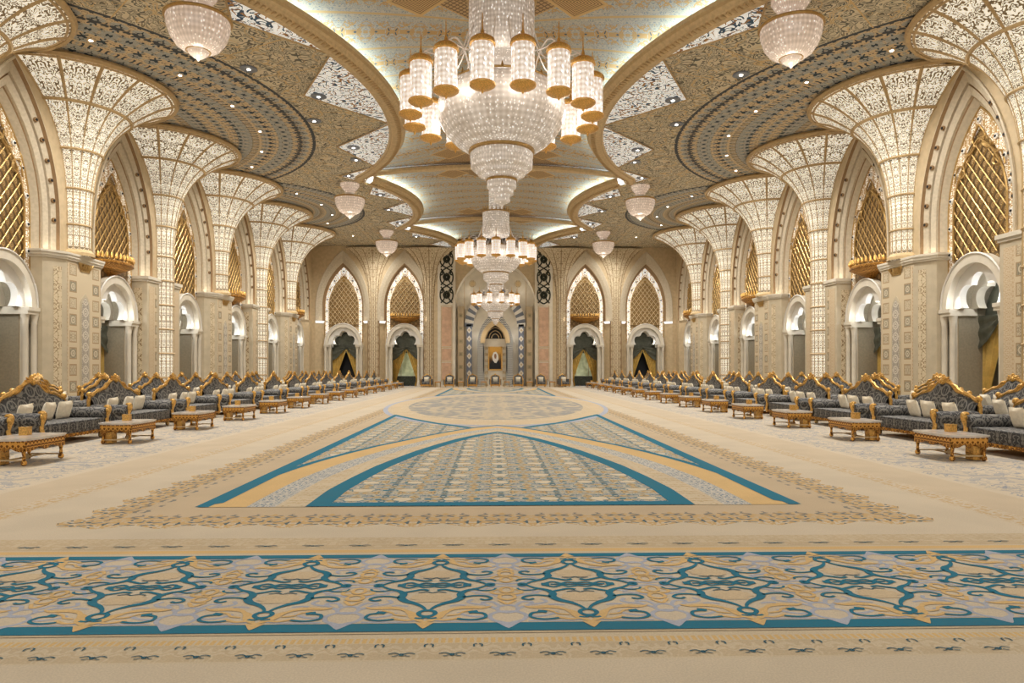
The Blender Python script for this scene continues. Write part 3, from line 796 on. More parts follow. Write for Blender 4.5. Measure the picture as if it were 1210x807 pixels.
# ---- trumpet columns
def trumpet(axd, z0, R=3.44):
    """half round backlit column, local +y into the room"""
    prof = [(.5, z0), (.5, 6.6), (.52, 7.6), (.58, 8.4), (.72, 9.2), (.95, 9.9), (1.3, 10.55), (1.75, 11.1), (2.3, 11.55), (2.85, 11.9), (R, 12.16)]
    return prof
def rfun(prof, z):
    for (r0, z_0), (r1, z_1) in zip(prof, prof[1:]):
        if z <= z_1: return r0+(r1-r0)*(z-z_0)/(z_1-z_0)
    return prof[-1][0]
def smooth_prof(prof, per=4):
    P = catmull([(r, z) for r, z in prof], per); return [(p.x, p.y) for p in P]
def column_parts(t, z0):
    prof = smooth_prof(trumpet(0, z0)); NM = 8; A0, A1 = 0.0, PI
    cy = .62
    rings_z = [z0]; z = z0
    while z+1.15 < 7.9: z += 1.15; rings_z.append(z)
    rings_z += [8.35, 9.75, 11.2, 12.16]
    # screen
    m = MB(); NA = NM*4; rows, uvs = [], []; vv = 0; prev = None
    for r, z in prof:
        if prev:
            ds = math.hypot(r-prev[0], z-prev[1]); rr_ = (r+prev[0])/2; vv += ds/(PI*rr_/NM)
        prev = (r, z)
        rows.append([(r*math.cos(A0+(A1-A0)*i/NA), cy+r*math.sin(A0+(A1-A0)*i/NA), z) for i in range(NA+1)])
        k = 2.2 if z < 8.35 else (2.8 if z < 9.75 else (4.2 if z < 11.2 else 5.6))
        uvs.append((vv, k))
    for a in range(len(rows)-1):
        (v0, k), (v1, _) = uvs[a], uvs[a+1]; k = uvs[a][1]
        ia, ib = m.pts(rows[a]), m.pts(rows[a+1])
        for b in range(NA):
            p = b//4; q0, q1 = (b % 4)/4, (b % 4+1)/4
                        # keep the motif mirrored inside each panel
            m.face((ia[b], ia[b+1], ib[b+1], ib[b]), (((q0-.5)*k, v0*k), ((q1-.5)*k, v0*k), ((q1-.5)*k, v1*k), ((q0-.5)*k, v1*k)))
    m.build('lit_screen', 'lit_screen', t, smooth=True)
    # meridian ribs
    m = MB()
    for i in range(NM+1):
        a = A0+(A1-A0)*i/NM
        wd = [max(.022, min(.06, r*.022)) for r, z in prof]
        m.tube([((r+.01)*math.cos(a), cy+(r+.01)*math.sin(a), z) for r, z in prof], wd, 4)
    m.build('meridian_ribs', 'gold_line', t)
    m = MB()
    for z in rings_z[1:-1]:
        r = rfun(prof, z)+.02; m.tube([(r*math.cos(A0+(A1-A0)*i/36), cy+r*math.sin(A0+(A1-A0)*i/36), z) for i in range(37)], .03+.022*min(r, 2), 5)
    m.build('ring_bands', 'gold_line', t)
    m = MB(); R = prof[-1][0]
    for rr_, z, th_ in ((R+.02, 12.2, .11), (R-.14, 12.12, .05)):
        m.tube([(rr_*math.cos(A0+(A1-A0)*i/48), cy+rr_*math.sin(A0+(A1-A0)*i/48), z) for i in range(49)], th_, 6)
    m.build('rim', 'gold_line', t, smooth=True)
    m = MB(); m.lathe([(.64, z0), (.64, z0+.12), (.56, z0+.2), (.53, z0+.24)], 24, (0, cy), 0, PI); m.build('base', 'gold_paint', t, smooth=True)
def big_pier_parts(t):
    pl = [(-1.74, .0), (-1.74, .5), (-1.6, .62), (-1.08, .95), (1.08, .95), (1.6, .62), (1.74, .5), (1.74, .0)]
    m = MB(); m.prism(pl, 0, 5.62, 'xy'); m.build('body', 'stone', t)
    m = MB()
    for f, z0, z1 in ((1.03, 5.6, 5.68), (1.07, 5.68, 5.78), (1.1, 5.78, 5.86)):
        m.prism([(x_*f, y_*f+(.02 if y_ > 0 else 0)) for x_, y_ in pl], z0, z1, 'xy')
    m.build('ledge', 'marble', t)
    m = MB(); m.box(-1.04, 1.04, .94, .965, .1, 5.5); m.build('tile_inlays', 'tiles', t)
    m = MB(); o = ogive(.3, 3.9, 4.45, 8, .5); m.prism(o, .96, .985); m.build('niche_border', 'stone', t)
    m = MB(); o = ogive(.22, 3.9, 4.3, 8, .6); m.prism(o, .98, 1.0); m.build('niche_panel', 'niche_inlay', t)
    m = MB()
    for k in range(-3, 4):
        m.tube([(.085*k, .97, 5.3), (.105*k, 1.0, 5.42), (.14*k, 1.03, 5.56)], [.02, .04, .05], 5)
    m.box(-.3, .3, .95, .99, 5.27, 5.31); m.build('fan_ornament', 'gold', t)
    for s_ in (-1, 1):
        m = MB(); a, b = Vector((s_*1.6, .62)), Vector((s_*1.08, .95)); d = (b-a); nrm = Vector((-d.y, d.x)).normalized()
        if nrm.y < 0: nrm = -nrm
        p, q = a+d*.28, a+d*.72
        m.grid([[(p.x+nrm.x*.012, p.y+nrm.y*.012, .3), (p.x+nrm.x*.012, p.y+nrm.y*.012, 5.3)], [(q.x+nrm.x*.012, q.y+nrm.y*.012, .3), (q.x+nrm.x*.012, q.y+nrm.y*.012, 5.3)]])
        m.build('side_relief', 'relief', t)
def small_pier_parts(t, hw=1.62, d=.72):
    m = MB(); m.box(-hw, hw, 0, d, 0, 5.62); m.build('body', 'stone', t)
    m = MB(); m.box(-hw-.05, hw+.05, -.0, d+.05, 5.6, 5.7); m.box(-hw-.1, hw+.1, 0, d+.1, 5.7, 5.84); m.build('ledge', 'marble', t)
    for s_ in (-1, 1):
        a, b = sorted((s_*.75, s_*1.45)); m = MB(); m.box(a, b, d-.01, d+.015, .2, 5.4); m.build('tile_inlays', 'tiles', t)
        m = MB(); m.box(*sorted((s_*(hw+.0), s_*(hw+.012))), .12, .5, .3, 5.3); m.build('side_relief', 'relief', t)

BAYS = [16.3, 23.1, 29.9, 36.7, 43.5, 50.3, 57.1]
COLS = [19.7, 26.5, 33.3, 40.1, 46.9, 53.7]
def proto_thing(name, label, cat, group, fn, *a):
    t = thing(name, label, cat, group); fn(t, *a); return Proto(t)
P_win = proto_thing('lattice_window', '', 'window', None, window_parts, False, 'lit_border')
P_winb = proto_thing('balcony_window', '', 'window', None, window_parts, True, 'lit_border')
P_winw = proto_thing('lattice_window', '', 'window', None, window_parts, False, 'lit_border_bright')
P_winbw = proto_thing('balcony_window', '', 'window', None, window_parts, True, 'lit_border_bright')
P_arch = proto_thing('marble_archway', '', 'archway', 'marble archways', archway_parts)
P_curt = proto_thing('draped_curtain', '', 'curtain', 'archway curtains', curtain_parts)
P_col = proto_thing('trumpet_column', '', 'column', None, column_parts, .02)
P_colp = proto_thing('trumpet_column', '', 'column', None, column_parts, 5.86)
P_pier = proto_thing('stone_pier', '', 'pier', None, big_pier_parts)
P_spier = proto_thing('stone_pilaster', '', 'pier', None, small_pier_parts)

wallm = bay_wall(3.4, 12.4)
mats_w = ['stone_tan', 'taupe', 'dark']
for side, s_, rz in SIDES:
    X = XC+s_*W_
    W = MB(); base = bay_wall(3.4, 12.4)
    for yb in BAYS:
        i0 = len(W.v); off = len(W.v)
        Mx = Matrix.Translation((X, yb, 0)) @ Matrix.Rotation(rz if s_ < 0 else PI/2, 4, 'Z')
        for f, mm in zip(base.f, base.m): W.f.append(tuple(k+off for k in f)); W.m.append(mm); W.uv.append(None)
        W.v += [tuple(Mx @ Vector(p)) for p in base.v]
    W.cur = 0; W.grid([[(X-s_*DF, -6, 0), (X-s_*DF, -6, 12.4)], [(X-s_*DF, 12.9, 0), (X-s_*DF, 12.9, 12.4)]])
    W.grid([[(X-s_*DF, 60.5, 0), (X-s_*DF, 60.5, 12.4)], [(X-s_*DF, 61, 0), (X-s_*DF, 61, 12.4)]])
    struct(W.build('wall_'+side, mats_w))
    for k, yb in enumerate(BAYS):
        place = '%s wall, %s from the near end' % (side, ORD[k])
        bal = k in (2, 4, 6)
        (P_winb if bal else P_win).put((X, yb, 0), rz if s_ < 0 else PI/2,
            ('gold lattice window above a bowed gold balcony, ' if bal else 'pointed gold lattice window without a balcony, ')+place, 'gold lattice windows along the side walls')
        P_arch.put((X, yb, 0), rz if s_ < 0 else PI/2, 'cusped marble archway under a lattice window, '+place)
        P_curt.put((X, yb, 0), rz if s_ < 0 else PI/2, 'olive and mustard curtain inside the archway, '+place)
    for k, yc in enumerate(COLS):
        onp = k % 2 == 1
        lab = ('trumpet column standing on a tiled pier' if onp else 'trumpet column with lit shaft reaching the floor')
        (P_colp if onp else P_col).put((X, yc, 0), rz if s_ < 0 else PI/2, '%s, %s wall, %s from the near end' % (lab, side, ORD[k]), 'backlit trumpet columns')
        if onp: P_pier.put((X, yc, 0), rz if s_ < 0 else PI/2, 'canted tiled stone pier on the %s wall under the %s trumpet column' % (side, ORD[k]), 'tiled stone piers')
        else: P_spier.put((X, yc, 0), rz if s_ < 0 else PI/2, 'flat stone pilaster on the %s wall behind the %s trumpet column' % (side, ORD[k]), 'flat stone pilasters')

# ---- far wall
YF = YB
fw = MB(); FB = [(-13.4, -1), (-8.0, -1), (8.0, 1), (13.4, 1)]
base = bay_wall(2.7, 12.4)
for xb, _ in FB:
    off = len(fw.v); Mx = Matrix.Translation((XC+xb, YF, 0)) @ Matrix.Rotation(PI, 4, 'Z')
    for f, mm in zip(base.f, base.m): fw.f.append(tuple(k+off for k in f)); fw.m.append(mm); fw.uv.append(None)
    fw.v += [tuple(Mx @ Vector(p)) for p in base.v]
yf = YF-DF
fw.cur = 0
for s_ in (-1, 1):
    fw.grid([[(XC+s_*16.1, yf, 0), (XC+s_*16.1, yf, 12.4)], [(XC+s_*17.4, yf, 0), (XC+s_*17.4, yf, 12.4)]])
    fw.grid([[(XC+s_*5.3, yf, 0), (XC+s_*5.3, yf, 13.2)], [(XC+s_*3.62, yf, 0), (XC+s_*3.62, yf, 13.2)]])
A = ogive(3.62, 7.0, 11.3, 16, 0)
fw.grid([[(XC+x_, yf, z) for x_, z in A], [(XC+x_, yf, 13.6) for x_, z in A]])
fw.grid([[(XC-8, yf-.0, 12.3), (XC-8, yf, 13.6)], [(XC+8, yf, 12.3), (XC+8, yf, 13.6)]])
fw.cur = 3
fw.grid([[(XC+x_, yf, z) for x_, z in A], [(XC+x_, YF+1.2, z) for x_, z in A]])
fw.face(fw.pts([(XC+x_, YF+1.2, z) for x_, z in A]))
struct(fw.build('wall_far', mats_w+['marble']))
for k, (xb, s_) in enumerate(FB):
    who = ['leftmost', 'second from the left', 'third from the left', 'rightmost'][k]; bal = k in (1, 2)
    (P_winbw if bal else P_winw).put((XC+xb, YF, 0), PI, ('brightly edged lattice window with a small balcony, ' if bal else 'brightly edged lattice window without a balcony, ')+'far wall, '+who, 'bright lattice windows on the far wall')
    P_arch.put((XC+xb, YF, 0), PI, 'cusped marble archway with drapes, far wall, '+who)
    P_curt.put((XC+xb, YF, 0), PI, 'olive swag and tied mustard drapes inside the archway, far wall, '+who)
# relief fans between the far windows
def relief_parts(t, sx):
    prof = smooth_prof(trumpet(0, .05)); k_ = .46
    m = MB(); m.lathe([(r if r < .6 else .5+(r-.5)*.68, z) for r, z in prof], 20, (0, DF-.1), 0, PI, sx=1., sy=.3); m.build('carved_fan', 'relief', t, smooth=True)
    m = MB()
    for i in range(9):
        a = PI*i/8; m.tube([((r if r < .6 else .5+(r-.5)*.68)*math.cos(a), DF-.1+.3*(r if r < .6 else .5+(r-.5)*.68)*math.sin(a)+.01, z) for r, z in prof], .022, 4)
    m.build('fan_ribs', 'brown_line', t)
P_rel = proto_thing('carved_pilaster', '', 'pilaster', 'carved fan pilasters on the far wall', relief_parts, 1)
for k, xb in enumerate((-10.7, -5.9+.1, 5.9-.1, 10.7)):
    P_rel.put((XC+xb, YF, 0), PI, 'carved stone fan pilaster between far windows, %s' % ['left pair', 'left of the centre niche', 'right of the centre niche', 'right pair'][k])
for k, xb in enumerate((-16.1, -11.15, -10.25, -5.75, 5.75, 10.25, 11.15, 16.1)):
    if k in (0, 7): continue
# pilaster panels flanking the niche
def scrollwork(m, cx, y, z0, z1, hw, r):
    n = 3; h = (z1-z0)/n
    for k in range(n):
        zc = z0+h*(k+.5)
        for s_ in (-1, 1):
            m.tube(catmull([(cx, y, zc-h/2), (cx+s_*hw*.8, y, zc-h*.3), (cx+s_*hw, y, zc), (cx+s_*hw*.8, y, zc+h*.3), (cx, y, zc+h/2)], 4), r, 4)
            m.tube(catmull([(cx+s_*hw*.9, y, zc-h*.45), (cx+s_*hw*.35, y, zc-h*.2), (cx+s_*hw*.5, y, zc+.0), (cx+s_*hw*.35, y, zc+h*.2), (cx+s_*hw*.9, y, zc+h*.45)], 4), r, 4)
            m.tube(catmull([(cx, y, zc-h*.22), (cx+s_*hw*.3, y, zc-.0), (cx, y, zc+h*.22)], 4), r*1.2, 4)
            m.tube(catmull([(cx+s_*hw*.95, y, zc+h*.1), (cx+s_*hw*.6, y, zc+h*.16), (cx+s_*hw*.7, y, zc+h*.3)], 3), r, 4)
        m.tube([(cx+.12*math.cos(a), y, zc+.12*math.sin(a)) for a in [i*PI/4 for i in range(9)]], r*1.4, 4)
for side, s_, _ in SIDES:
    t = thing('inlaid_pilaster', 'pale pilaster with dark scrollwork above pink marble panels, %s of the far niche' % side, 'pilaster', 'inlaid pilasters by the niche', (XC+s_*4.28, yf, 0), PI)
    m = MB(); m.box(-.78, .78, 0, .12, 0, 13.0); m.build('body', 'marble', t)
    m = MB(); scrollwork(m, 0, .14, 7.3, 12.0, .56, .055); m.build('scroll_inlay', 'black_green', t)
    m = MB()
    for z0, z1 in ((3.55, 7.0), (2.3, 3.35), (.6, 2.1)): m.box(-.42, .42, .12, .15, z0, z1)
    m.build('pink_panels', 'pink_marble', t)
    m = MB()
    for x_ in (-.5, .45): m.box(x_, x_+.05, .12, .14, .5, 7.1)
    for z in (.5, 2.18, 3.42, 7.08): m.box(-.5, .5, .12, .14, z, z+.05)
    m.build('panel_trim', 'gold_paint', t)
# niche interior
g = gm('zig_stripe', .5); x, y, z = g.xyz(); q = ((z*5+(x.abs()*5).pp(.5)).fr()).lt(.5); g.color(g.mix(q, srgb(214, 208, 190), srgb(70, 80, 100)))
g = gm('blue_lozenge', .5); x, y, z = g.xyz(); fz = ((z/.78).fr()-.5).abs()*.78; r = (fz+x.abs()*1.3)
c = g.mix(r.lt(.36), srgb(116, 124, 146), srgb(206, 204, 198)); c = g.mix(r.band(.33, .025), c, srgb(104, 114, 140)); c = g.mix(r.band(.2, .05), c, srgb(236, 226, 208)); c = g.mix(r.lt(.14), c, srgb(206, 178, 134)); g.color(c)
g = gm('square_strip', .5); x, y, z = g.xyz(); fz = ((z/1.16).fr()-.5).abs()*1.16; r = fz.mx(x.abs())
c = g.mix(r.lt(.17), srgb(206, 180, 138), srgb(150, 136, 104)); c = g.mix(r.band(.12, .02), c, srgb(200, 176, 130)); g.color(c)
yn = YF+1.2
nt_ = thing('niche_lining', 'tall marble niche lining with striped horseshoe arch and gold inner arch on the far wall', 'niche', None, (XC, yn, 0), PI)
for s_ in (-1, 1):
    m = MB(); m.box(-.26, .26, 0, .5, 0, 7.2); o = m.build('square_inlay_strip', 'square_strip', nt_); o.location = (s_*3.1, 0, 0)
    m = MB(); m.box(-.24, .24, 0, .35, 0, 5.6); o = m.build('lozenge_strip', 'blue_lozenge', nt_); o.location = (s_*2.35, 0, 0)
    m = MB(); m.box(-.3, .3, 0, .75, 0, 4.0); o = m.build('zigzag_jamb', 'zig_stripe', nt_); o.location = (s_*1.3, 0, 0)
    m = MB(); m.tube([(0, 0, 0), (0, .08, 0)], .32, 20); m.cur = 1; m.tube([(0, .07, 0), (0, .1, 0)], .2, 16); o = m.build('rondel', ['relief', 'gold_paint'], nt_); o.location = (s_*2.07, .0, 9.3)
    m = MB(); m.box(-.02, .02, 0, .05, 0, 11); o = m.build('gold_fillet', 'gold_paint', nt_); o.location = (s_*2.8, 0, 0)
m = MB(); O = ogive(2.75, 5.4, 9.1, 14); I = ogive(2.0, 5.4, 8.1, 14)
for k in range(len(O)-1):
    m.cur = k % 2; m.ring_prism(O[k:k+2], I[k:k+2], .0, .35)
m.build('striped_arch', ['white_plaster', 'grey_blue'], nt_)
m = MB(); m.prism(ogive(1.6, 3.9, 6.75, 10), .0, .3); m.build('grey_spandrel', 'zig_stripe', nt_)
m = MB(); O = ogive(1.32, 4.0, 6.0, 10, 3.9); I = ogive(.92, 4.0, 5.5, 10, 3.9); m.ring_prism(O, I, 0, .85); m.build('gold_arch', 'gold_paint', nt_)
m = MB(); m.face(m.pts([(x_, .42, z) for x_, z in ogive(.92, 4.3, 5.5, 10, 4.3)]))
m.build('tympanum', 'dark', nt_)
m = MB()
for q in (.85, .6, .36):
    m.tube([(x_*q, .46, 4.3+(z-4.3)*q) for x_, z in ogive(.92, 4.4, 5.5, 8)], .035, 4)
m.build('tympanum_tracery', 'gold_paint', nt_)
m = MB(); m.box(-1.0, 1.0, 0, .4, 0, 4.3); m.build('back_slab', 'marble', nt_)
for s_ in (-1, 1):
    m = MB()
    for z in [i*.55 for i in range(7)]: m.box(*sorted((s_*.66, s_*.96)), .4, .46, z, z+.27)
    m.build('banded_jamb', 'relief', nt_)
    m = MB(); m.box(*sorted((s_*1.0, s_*1.08)), .4, .78, 1.3, 3.6); m.build('dark_strip', 'dark', nt_)
# portrait of a person in white headdress
pt = thing('framed_portrait', 'gold-framed portrait of a person in a white headscarf and dark robe, in the far niche', 'portrait', None, (XC, yn-.41, 1.5), PI)
m = MB(); m.box(-.56, .56, 0, .05, 0, 2.0); m.build('canvas', 'brown_canvas' if 'brown_canvas' in M else 'dark', pt)
m = MB()
for a in ((-.64, -.54, 0, 2.06), (.54, .64, 0, 2.06), (-.64, .64, -.06, .05), (-.64, .64, 1.96, 2.08)): m.box(a[0], a[1], -.0, .09, a[2], a[3])
m.build('frame', 'gold_bright', pt)
g = gm('canvas_glow', .5); x, y, z = g.xyz(); n = g.noise(scale=2, detail=2); g.color(g.mix((z*.6+n*.4).ss(.6, 1.3), srgb(70, 38, 14), srgb(226, 158, 40)))
m = MB(); m.box(-.53, .53, .05, .056, .03, 1.97); m.build('painted_ground', 'canvas_glow', pt)
m = MB(); m.prism([(-.5, .04), (-.42, .6), (-.2, .95), (.12, 1.0), (.3, .8), (.48, .5), (.5, .04)], .056, .062); m.build('painted_robe', 'dark', pt)
m = MB(); m.prism([(-.1, .6), (-.3, .95), (-.26, 1.35), (-.08, 1.62), (.16, 1.55), (.28, 1.2), (.22, .85), (.05, .62)], .062, .068); m.build('painted_headscarf', 'white_plaster', pt)
plain('skin_paint', srgb(150, 100, 66), .6)
m = MB(); m.prism([(-.08, 1.0), (-.12, 1.2), (-.08, 1.42), (.06, 1.42), (.1, 1.2), (.04, 1.0)], .068, .072); m.build('painted_face', 'skin_paint', pt)
# rooms glimpsed through the two inner archways
for s_, nm in ((-1, 'left'), (1, 'right')):
    t = thing('glazed_door', 'pale glowing glazed doorway behind the drapes, %s of the far niche' % nm, 'door', None, (XC+s_*8.0, YF+1.7, 0), PI)
    m = MB(); m.box(-1.15, 1.15, 0, .04, .9, 4.6); m.build('glowing_pane', 'room_glow', t)
    m = MB()
    for x_ in (-.6, .56): m.box(x_, x_+.04, .04, .07, .9, 4.5)
    m.build('glazing_bars', 'gold_paint', t)
    t = thing('console_cabinet', 'low dark green cabinet standing in the archway, %s of the far niche' % nm, 'cabinet', None, (XC+s_*8.0, YF+1.25, 0), PI)
    m = MB(); m.box(-1.05, 1.05, -.2, .2, .08, .86); m.build('body', 'black_green', t)
    m = MB(); m.box(-1.1, 1.1, -.23, .23, .86, .92); m.build('top', 'olive', t)
    m = MB()
    for x_ in (-.95, -.3, .3, .95): m.lathe([(.04, 0), (.05, .08)], 8, (x_, .15))
    m.build('feet', 'gold', t)

# ================================================================= FURNITURE
def crest_z(x_, w=1.15):
    u = min(abs(x_)/w, 1.)
    return .92+.10*math.cos(u*PI*.5)+.30*math.exp(-(u/.42)**2)+.035*math.cos(u*PI*3)*(u > .25)
def sofa_parts(t):
    W2 = 1.12
    m = MB(); m.rbox(-W2+.04, W2-.04, .14, 1.02, .24, .46, k=7, n=6); m.build('seat', 'damask', t, smooth=True)
    m = MB(); m.box(-W2, W2, .1, .98, .14, .28); m.build('seat_rail', 'damask', t)
    m = MB(); m.box(-W2-.05, W2+.05, .08, 1.02, .13, .2)
    for k in range(-9, 10): m.ball((k*.12, 1.03, .165), .04, 4)
    m.build('gold_plinth', 'gold_carved', t)
    # backrest
    n = 28; xs = [-W2+2*W2*i/n for i in range(n+1)]
    m = MB(); f_, b_ = [], []
    for th in (0, 1):
        pass
    rows = []
    for k in range(6):
        v = k/5; rows.append([(x_, .2-.14*v+.05*math.sin(PI*v)*1.0, .38+(crest_z(x_)-.04-.38)*v) for x_ in xs])
    m.grid(rows)
    m.grid([[(x_, .06-.02, crest_z(x_)-.04) for x_ in xs], rows[-1]]); m.grid([[(x_, -.02, crest_z(x_)-.04) for x_ in xs], [(x_, .0, .1) for x_ in xs]])
    m.grid([[(x_, .06, crest_z(x_)-.04) for x_ in xs], [(x_, -.02, crest_z(x_)-.04) for x_ in xs]])
    bk = m.build('backrest', 'damask', t, smooth=True)
    m = MB(); path = [(x_, .03, crest_z(x_)) for x_ in xs]
    m.tube([(-W2-.02, .03, .5)]+[(-W2-.03, .03, .8)]+path+[(W2+.03, .03, .8), (W2+.02, .03, .5)], [.04, .045]+[.045+.012*math.sin(i*1.7) for i in range(len(path))]+[.045, .04], 6)
    for s_ in (-1, 1):
        m.ball((s_*(W2+.0), .03, .95), .07, 5)
        m.tube(catmull([(s_*.62, .03, 1.06), (s_*.5, .05, 1.12), (s_*.42, .05, 1.2), (s_*.3, .05, 1.22)], 3), .035, 5)
    m.build('crest_rail', 'gold_bright', t, smooth=True)
    m = MB()
    for a, r, l in ((-1.2, .05, .2), (-.75, .05, .22), (-.3, .055, .2), (.3, .055, .2), (.75, .05, .22), (1.2, .05, .2)):
        m.tube([(0, .04, 1.28), (.5*l*math.sin(a)*1.4, .06, 1.28+.5*l*math.cos(a)), (l*math.sin(a)*1.25, .05, 1.28+l*math.cos(a)*.72)], [r, r*.9, r*.35], 5)
    m.ball((0, .06, 1.3), .08, 6); m.ball((0, .05, 1.42), .045, 5); m.build('crest_ornament', 'gold_bright', bk, smooth=True)
    for s_ in (-1, 1):
        m = MB(); cx = s_*(W2+.04); i0 = 0
        pr = [(.001, 0), (.155, .0), (.165, .02), (.165, .86), (.15, .9), (.001, .9)]
        rows = [[(cx+r*math.cos(2*PI*j/14), .12+z, .56+r*math.sin(2*PI*j/14)*.82) for j in range(14)] for r, z in pr]
        m.grid(rows, closed=True); m.box(cx-.1, cx+.1, .12, .98, .16, .56); m.build('armrest', 'damask', t, smooth=True)
        m = MB(); q = [(cx, 1.0, .12), (cx, 1.03, .25), (cx, 1.0, .4), (cx, 1.02, .52), (cx, 1.05, .6), (cx, 1.06, .68), (cx, 1.0, .7), (cx, .97, .64)]
        m.tube(catmull(q, 3), [.045]*10+[.05]*12, 6); m.ball((cx, 1.03, .62), .075, 5); m.build('arm_scroll', 'gold_bright', t, smooth=True)
        for y_ in (.14, .92):
            m = MB(); m.lathe([(.03, 0), (.055, .03), (.05, .09), (.03, .14)], 8, (s_*(W2-.06), y_)); m.build('foot', 'gold', t, smooth=True)
def cushion_mb():
    m = MB(); n = 8; rows = {1: [], -1: []}
    for sg in (1, -1):
        R_ = []
        for i in range(n+1):
            u = -1+2*i/n; row = []
            for j in range(n+1):
                v = -1+2*j/n; e = (1-u**4)*(1-v**4); k = 1-.06*(1-abs(u*v))*0
                sx = .21*(u*(1-.07*(1-v*v)*0))*(1-.06*(1-abs(v))*abs(u)); sz = .21*v*(1-.06*(1-abs(u))*abs(v))
                row.append((sx, sg*.075*max(e, 0)**.5, sz))
            R_.append(row)
        m.grid(R_)
    return m
def table_parts(t):
    hx, hy = .54, .34           # hx along the sofa
    def outline(k):
        o = []
        for (x0, y0), (x1, y1) in zip([(-hx, -hy), (hx, -hy), (hx, hy), (-hx, hy)], [(hx, -hy), (hx, hy), (-hx, hy), (-hx, -hy)]):
            for i in range(6):
                u = i/6; w_ = .035*math.sin(PI*u)
                nx, ny = (y1-y0), -(x1-x0); L = math.hypot(nx, ny)
                o.append(((x0+(x1-x0)*u+nx/L*w_)*k, (y0+(y1-y0)*u+ny/L*w_)*k))
        return o
    m = MB(); m.prism(outline(1.0), .425, .45, 'xy'); m.prism(outline(.97), .405, .425, 'xy'); m.build('marble_top', 'table_marble', t)
    m = MB()
    for (a, b) in (((-hx+.03, -hy+.03), (hx-.03, -hy+.03)), ((hx-.03, -hy+.03), (hx-.03, hy-.03)), ((hx-.03, hy-.03), (-hx+.03, hy-.03)), ((-hx+.03, hy-.03), (-hx+.03, -hy+.03))):
        N = 16; top, bot, t2, b2 = [], [], [], []
        L = math.hypot(b[0]-a[0], b[1]-a[1]); nx, ny = (b[1]-a[1])/L*.02, -(b[0]-a[0])/L*.02
        for i in range(N+1):
            u = i/N; zb = .235+.06*math.sin(PI*u)-.03*abs(math.sin(PI*u*3))-.04*math.exp(-((u-.5)/.07)**2)
            x_, y_ = a[0]+(b[0]-a[0])*u, a[1]+(b[1]-a[1])*u
            top.append((x_+nx, y_+ny, .41)); bot.append((x_+nx, y_+ny, zb)); t2.append((x_-nx, y_-ny, .41)); b2.append((x_-nx, y_-ny, zb))
        m.grid([top, bot]); m.grid([t2, b2]); m.grid([bot, b2])
    m.build('apron', 'gold_carved', t)
    for sx in (-1, 1):
        for sy in (-1, 1):
            m = MB(); m.lathe([(.02, 0), (.045, .02), (.045, .06), (.025, .09), (.03, .12), (.022, .15), (.04, .26), (.055, .32), (.055, .41)], 8, (sx*(hx-.06), sy*(hy-.06))); m.build('leg', 'gold_carved', t, smooth=True)
    m = MB()
    for s_ in (-1, 1): m.tube([(s_*(hx-.06), -(hy-.06), .085), (s_*(hx-.06), (hy-.06), .085)], .014, 5)
    m.tube([(-(hx-.06), 0, .085), (hx-.06, 0, .085)], .016, 5); m.ball((0, 0, .1), .05, 5)
    m.build('stretcher', 'gold_paint', t)
def box_parts(t):
    m = MB(); m.box(-.07, .07, -.07, .07, 0, .13); m.build('body', 'gold_bright', t)
    m = MB(); m.box(-.074, .074, -.074, .074, .128, .14); m.cur = 1; m.box(-.03, .03, -.012, .012, .138, .145); m.build('lid', ['gold_bright', 'dark'], t)
def bin_parts(t):
    m = MB(); m.box(-.1, .1, -.1, .1, .01, .27); m.build('body', 'gold_bright', t)
    m = MB(); m.box(-.105, .105, -.105, .105, .12, .13); m.box(-.105, .105, -.105, .105, .25, .275); m.build('band', 'gold_carved', t)
P_sofa = proto_thing('damask_sofa', '', 'sofa', None, sofa_parts)
P_tab = proto_thing('coffee_table', '', 'table', None, table_parts)
P_box = proto_thing('tissue_box', '', 'box', None, box_parts)
P_bin = proto_thing('waste_bin', '', 'bin', None, bin_parts)
cush0 = None
cush_mesh = cushion_mb().build('throw_cushion', 'cushion_cream', smooth=True); first_c = True
def cushion(loc, rot, label, group):
    global first_c
    o = cush_mesh if first_c else cush_mesh.copy()
    if not first_c: col.objects.link(o)
    first_c = False
    o.location = loc; o.rotation_euler = rot; tag(o, label, 'cushion', group)
ROWS = (('front', 10.2), ('middle', 12.3), ('back', 14.35))
for side, s_, rz in SIDES:
    rz_ = rz if s_ < 0 else PI/2
    ys0 = 11.88 if s_ < 0 else 12.05
    xc = .1
    for ri, (rn, xb) in enumerate(ROWS):
        for k in range(15):
            y = ys0+3.26*k
            if ri > 0 and y < 15: continue
            X = xc+s_*xb
            P_sofa.put((X, y, .008), rz_, 'grey damask sofa with gold crest, %s side, %s row, %s from the camera' % (side, rn, ORD[k]), 'grey damask sofas in the %s row on the %s' % (rn, side))
            for ci, off in enumerate((-.66, .1, .66)):
                yy = y+(off if s_ < 0 else off)
                if ri == 0 and ci == 0: pass
                cushion((X-s_*.33, yy, .665), (-.28, (.06, -.05, .03)[ci], rz_+(0, .12, -.1)[ci]),
                    'cream cushion, %s on the %s sofa of the %s row, %s side' % (('nearest', 'middle', 'farthest')[ci], ORD[k], rn, side), 'cream cushions on the %s row, %s side' % (rn, side))
    for k in range(15):
        y = ys0+3.26*k; X = xc+s_*8.08
        P_tab.put((X, y, .006), rz_, 'gold coffee table with white marble top, %s side, %s from the camera' % (side, ORD[k]), 'gold coffee tables along the %s' % side)
        P_box.put((X+s_*.1, y+.12, .456), rz_+.1, 'gold tissue box on the %s coffee table from the camera, %s side' % (ORD[k], side), 'gold tissue boxes on the %s tables' % side)
        P_bin.put((X+s_*.22, y-.34 if s_ > 0 else y-.34, .006), rz_, 'small gold bin tucked under the %s coffee table from the camera, %s side' % (ORD[k], side), 'gold bins under the %s tables' % side)
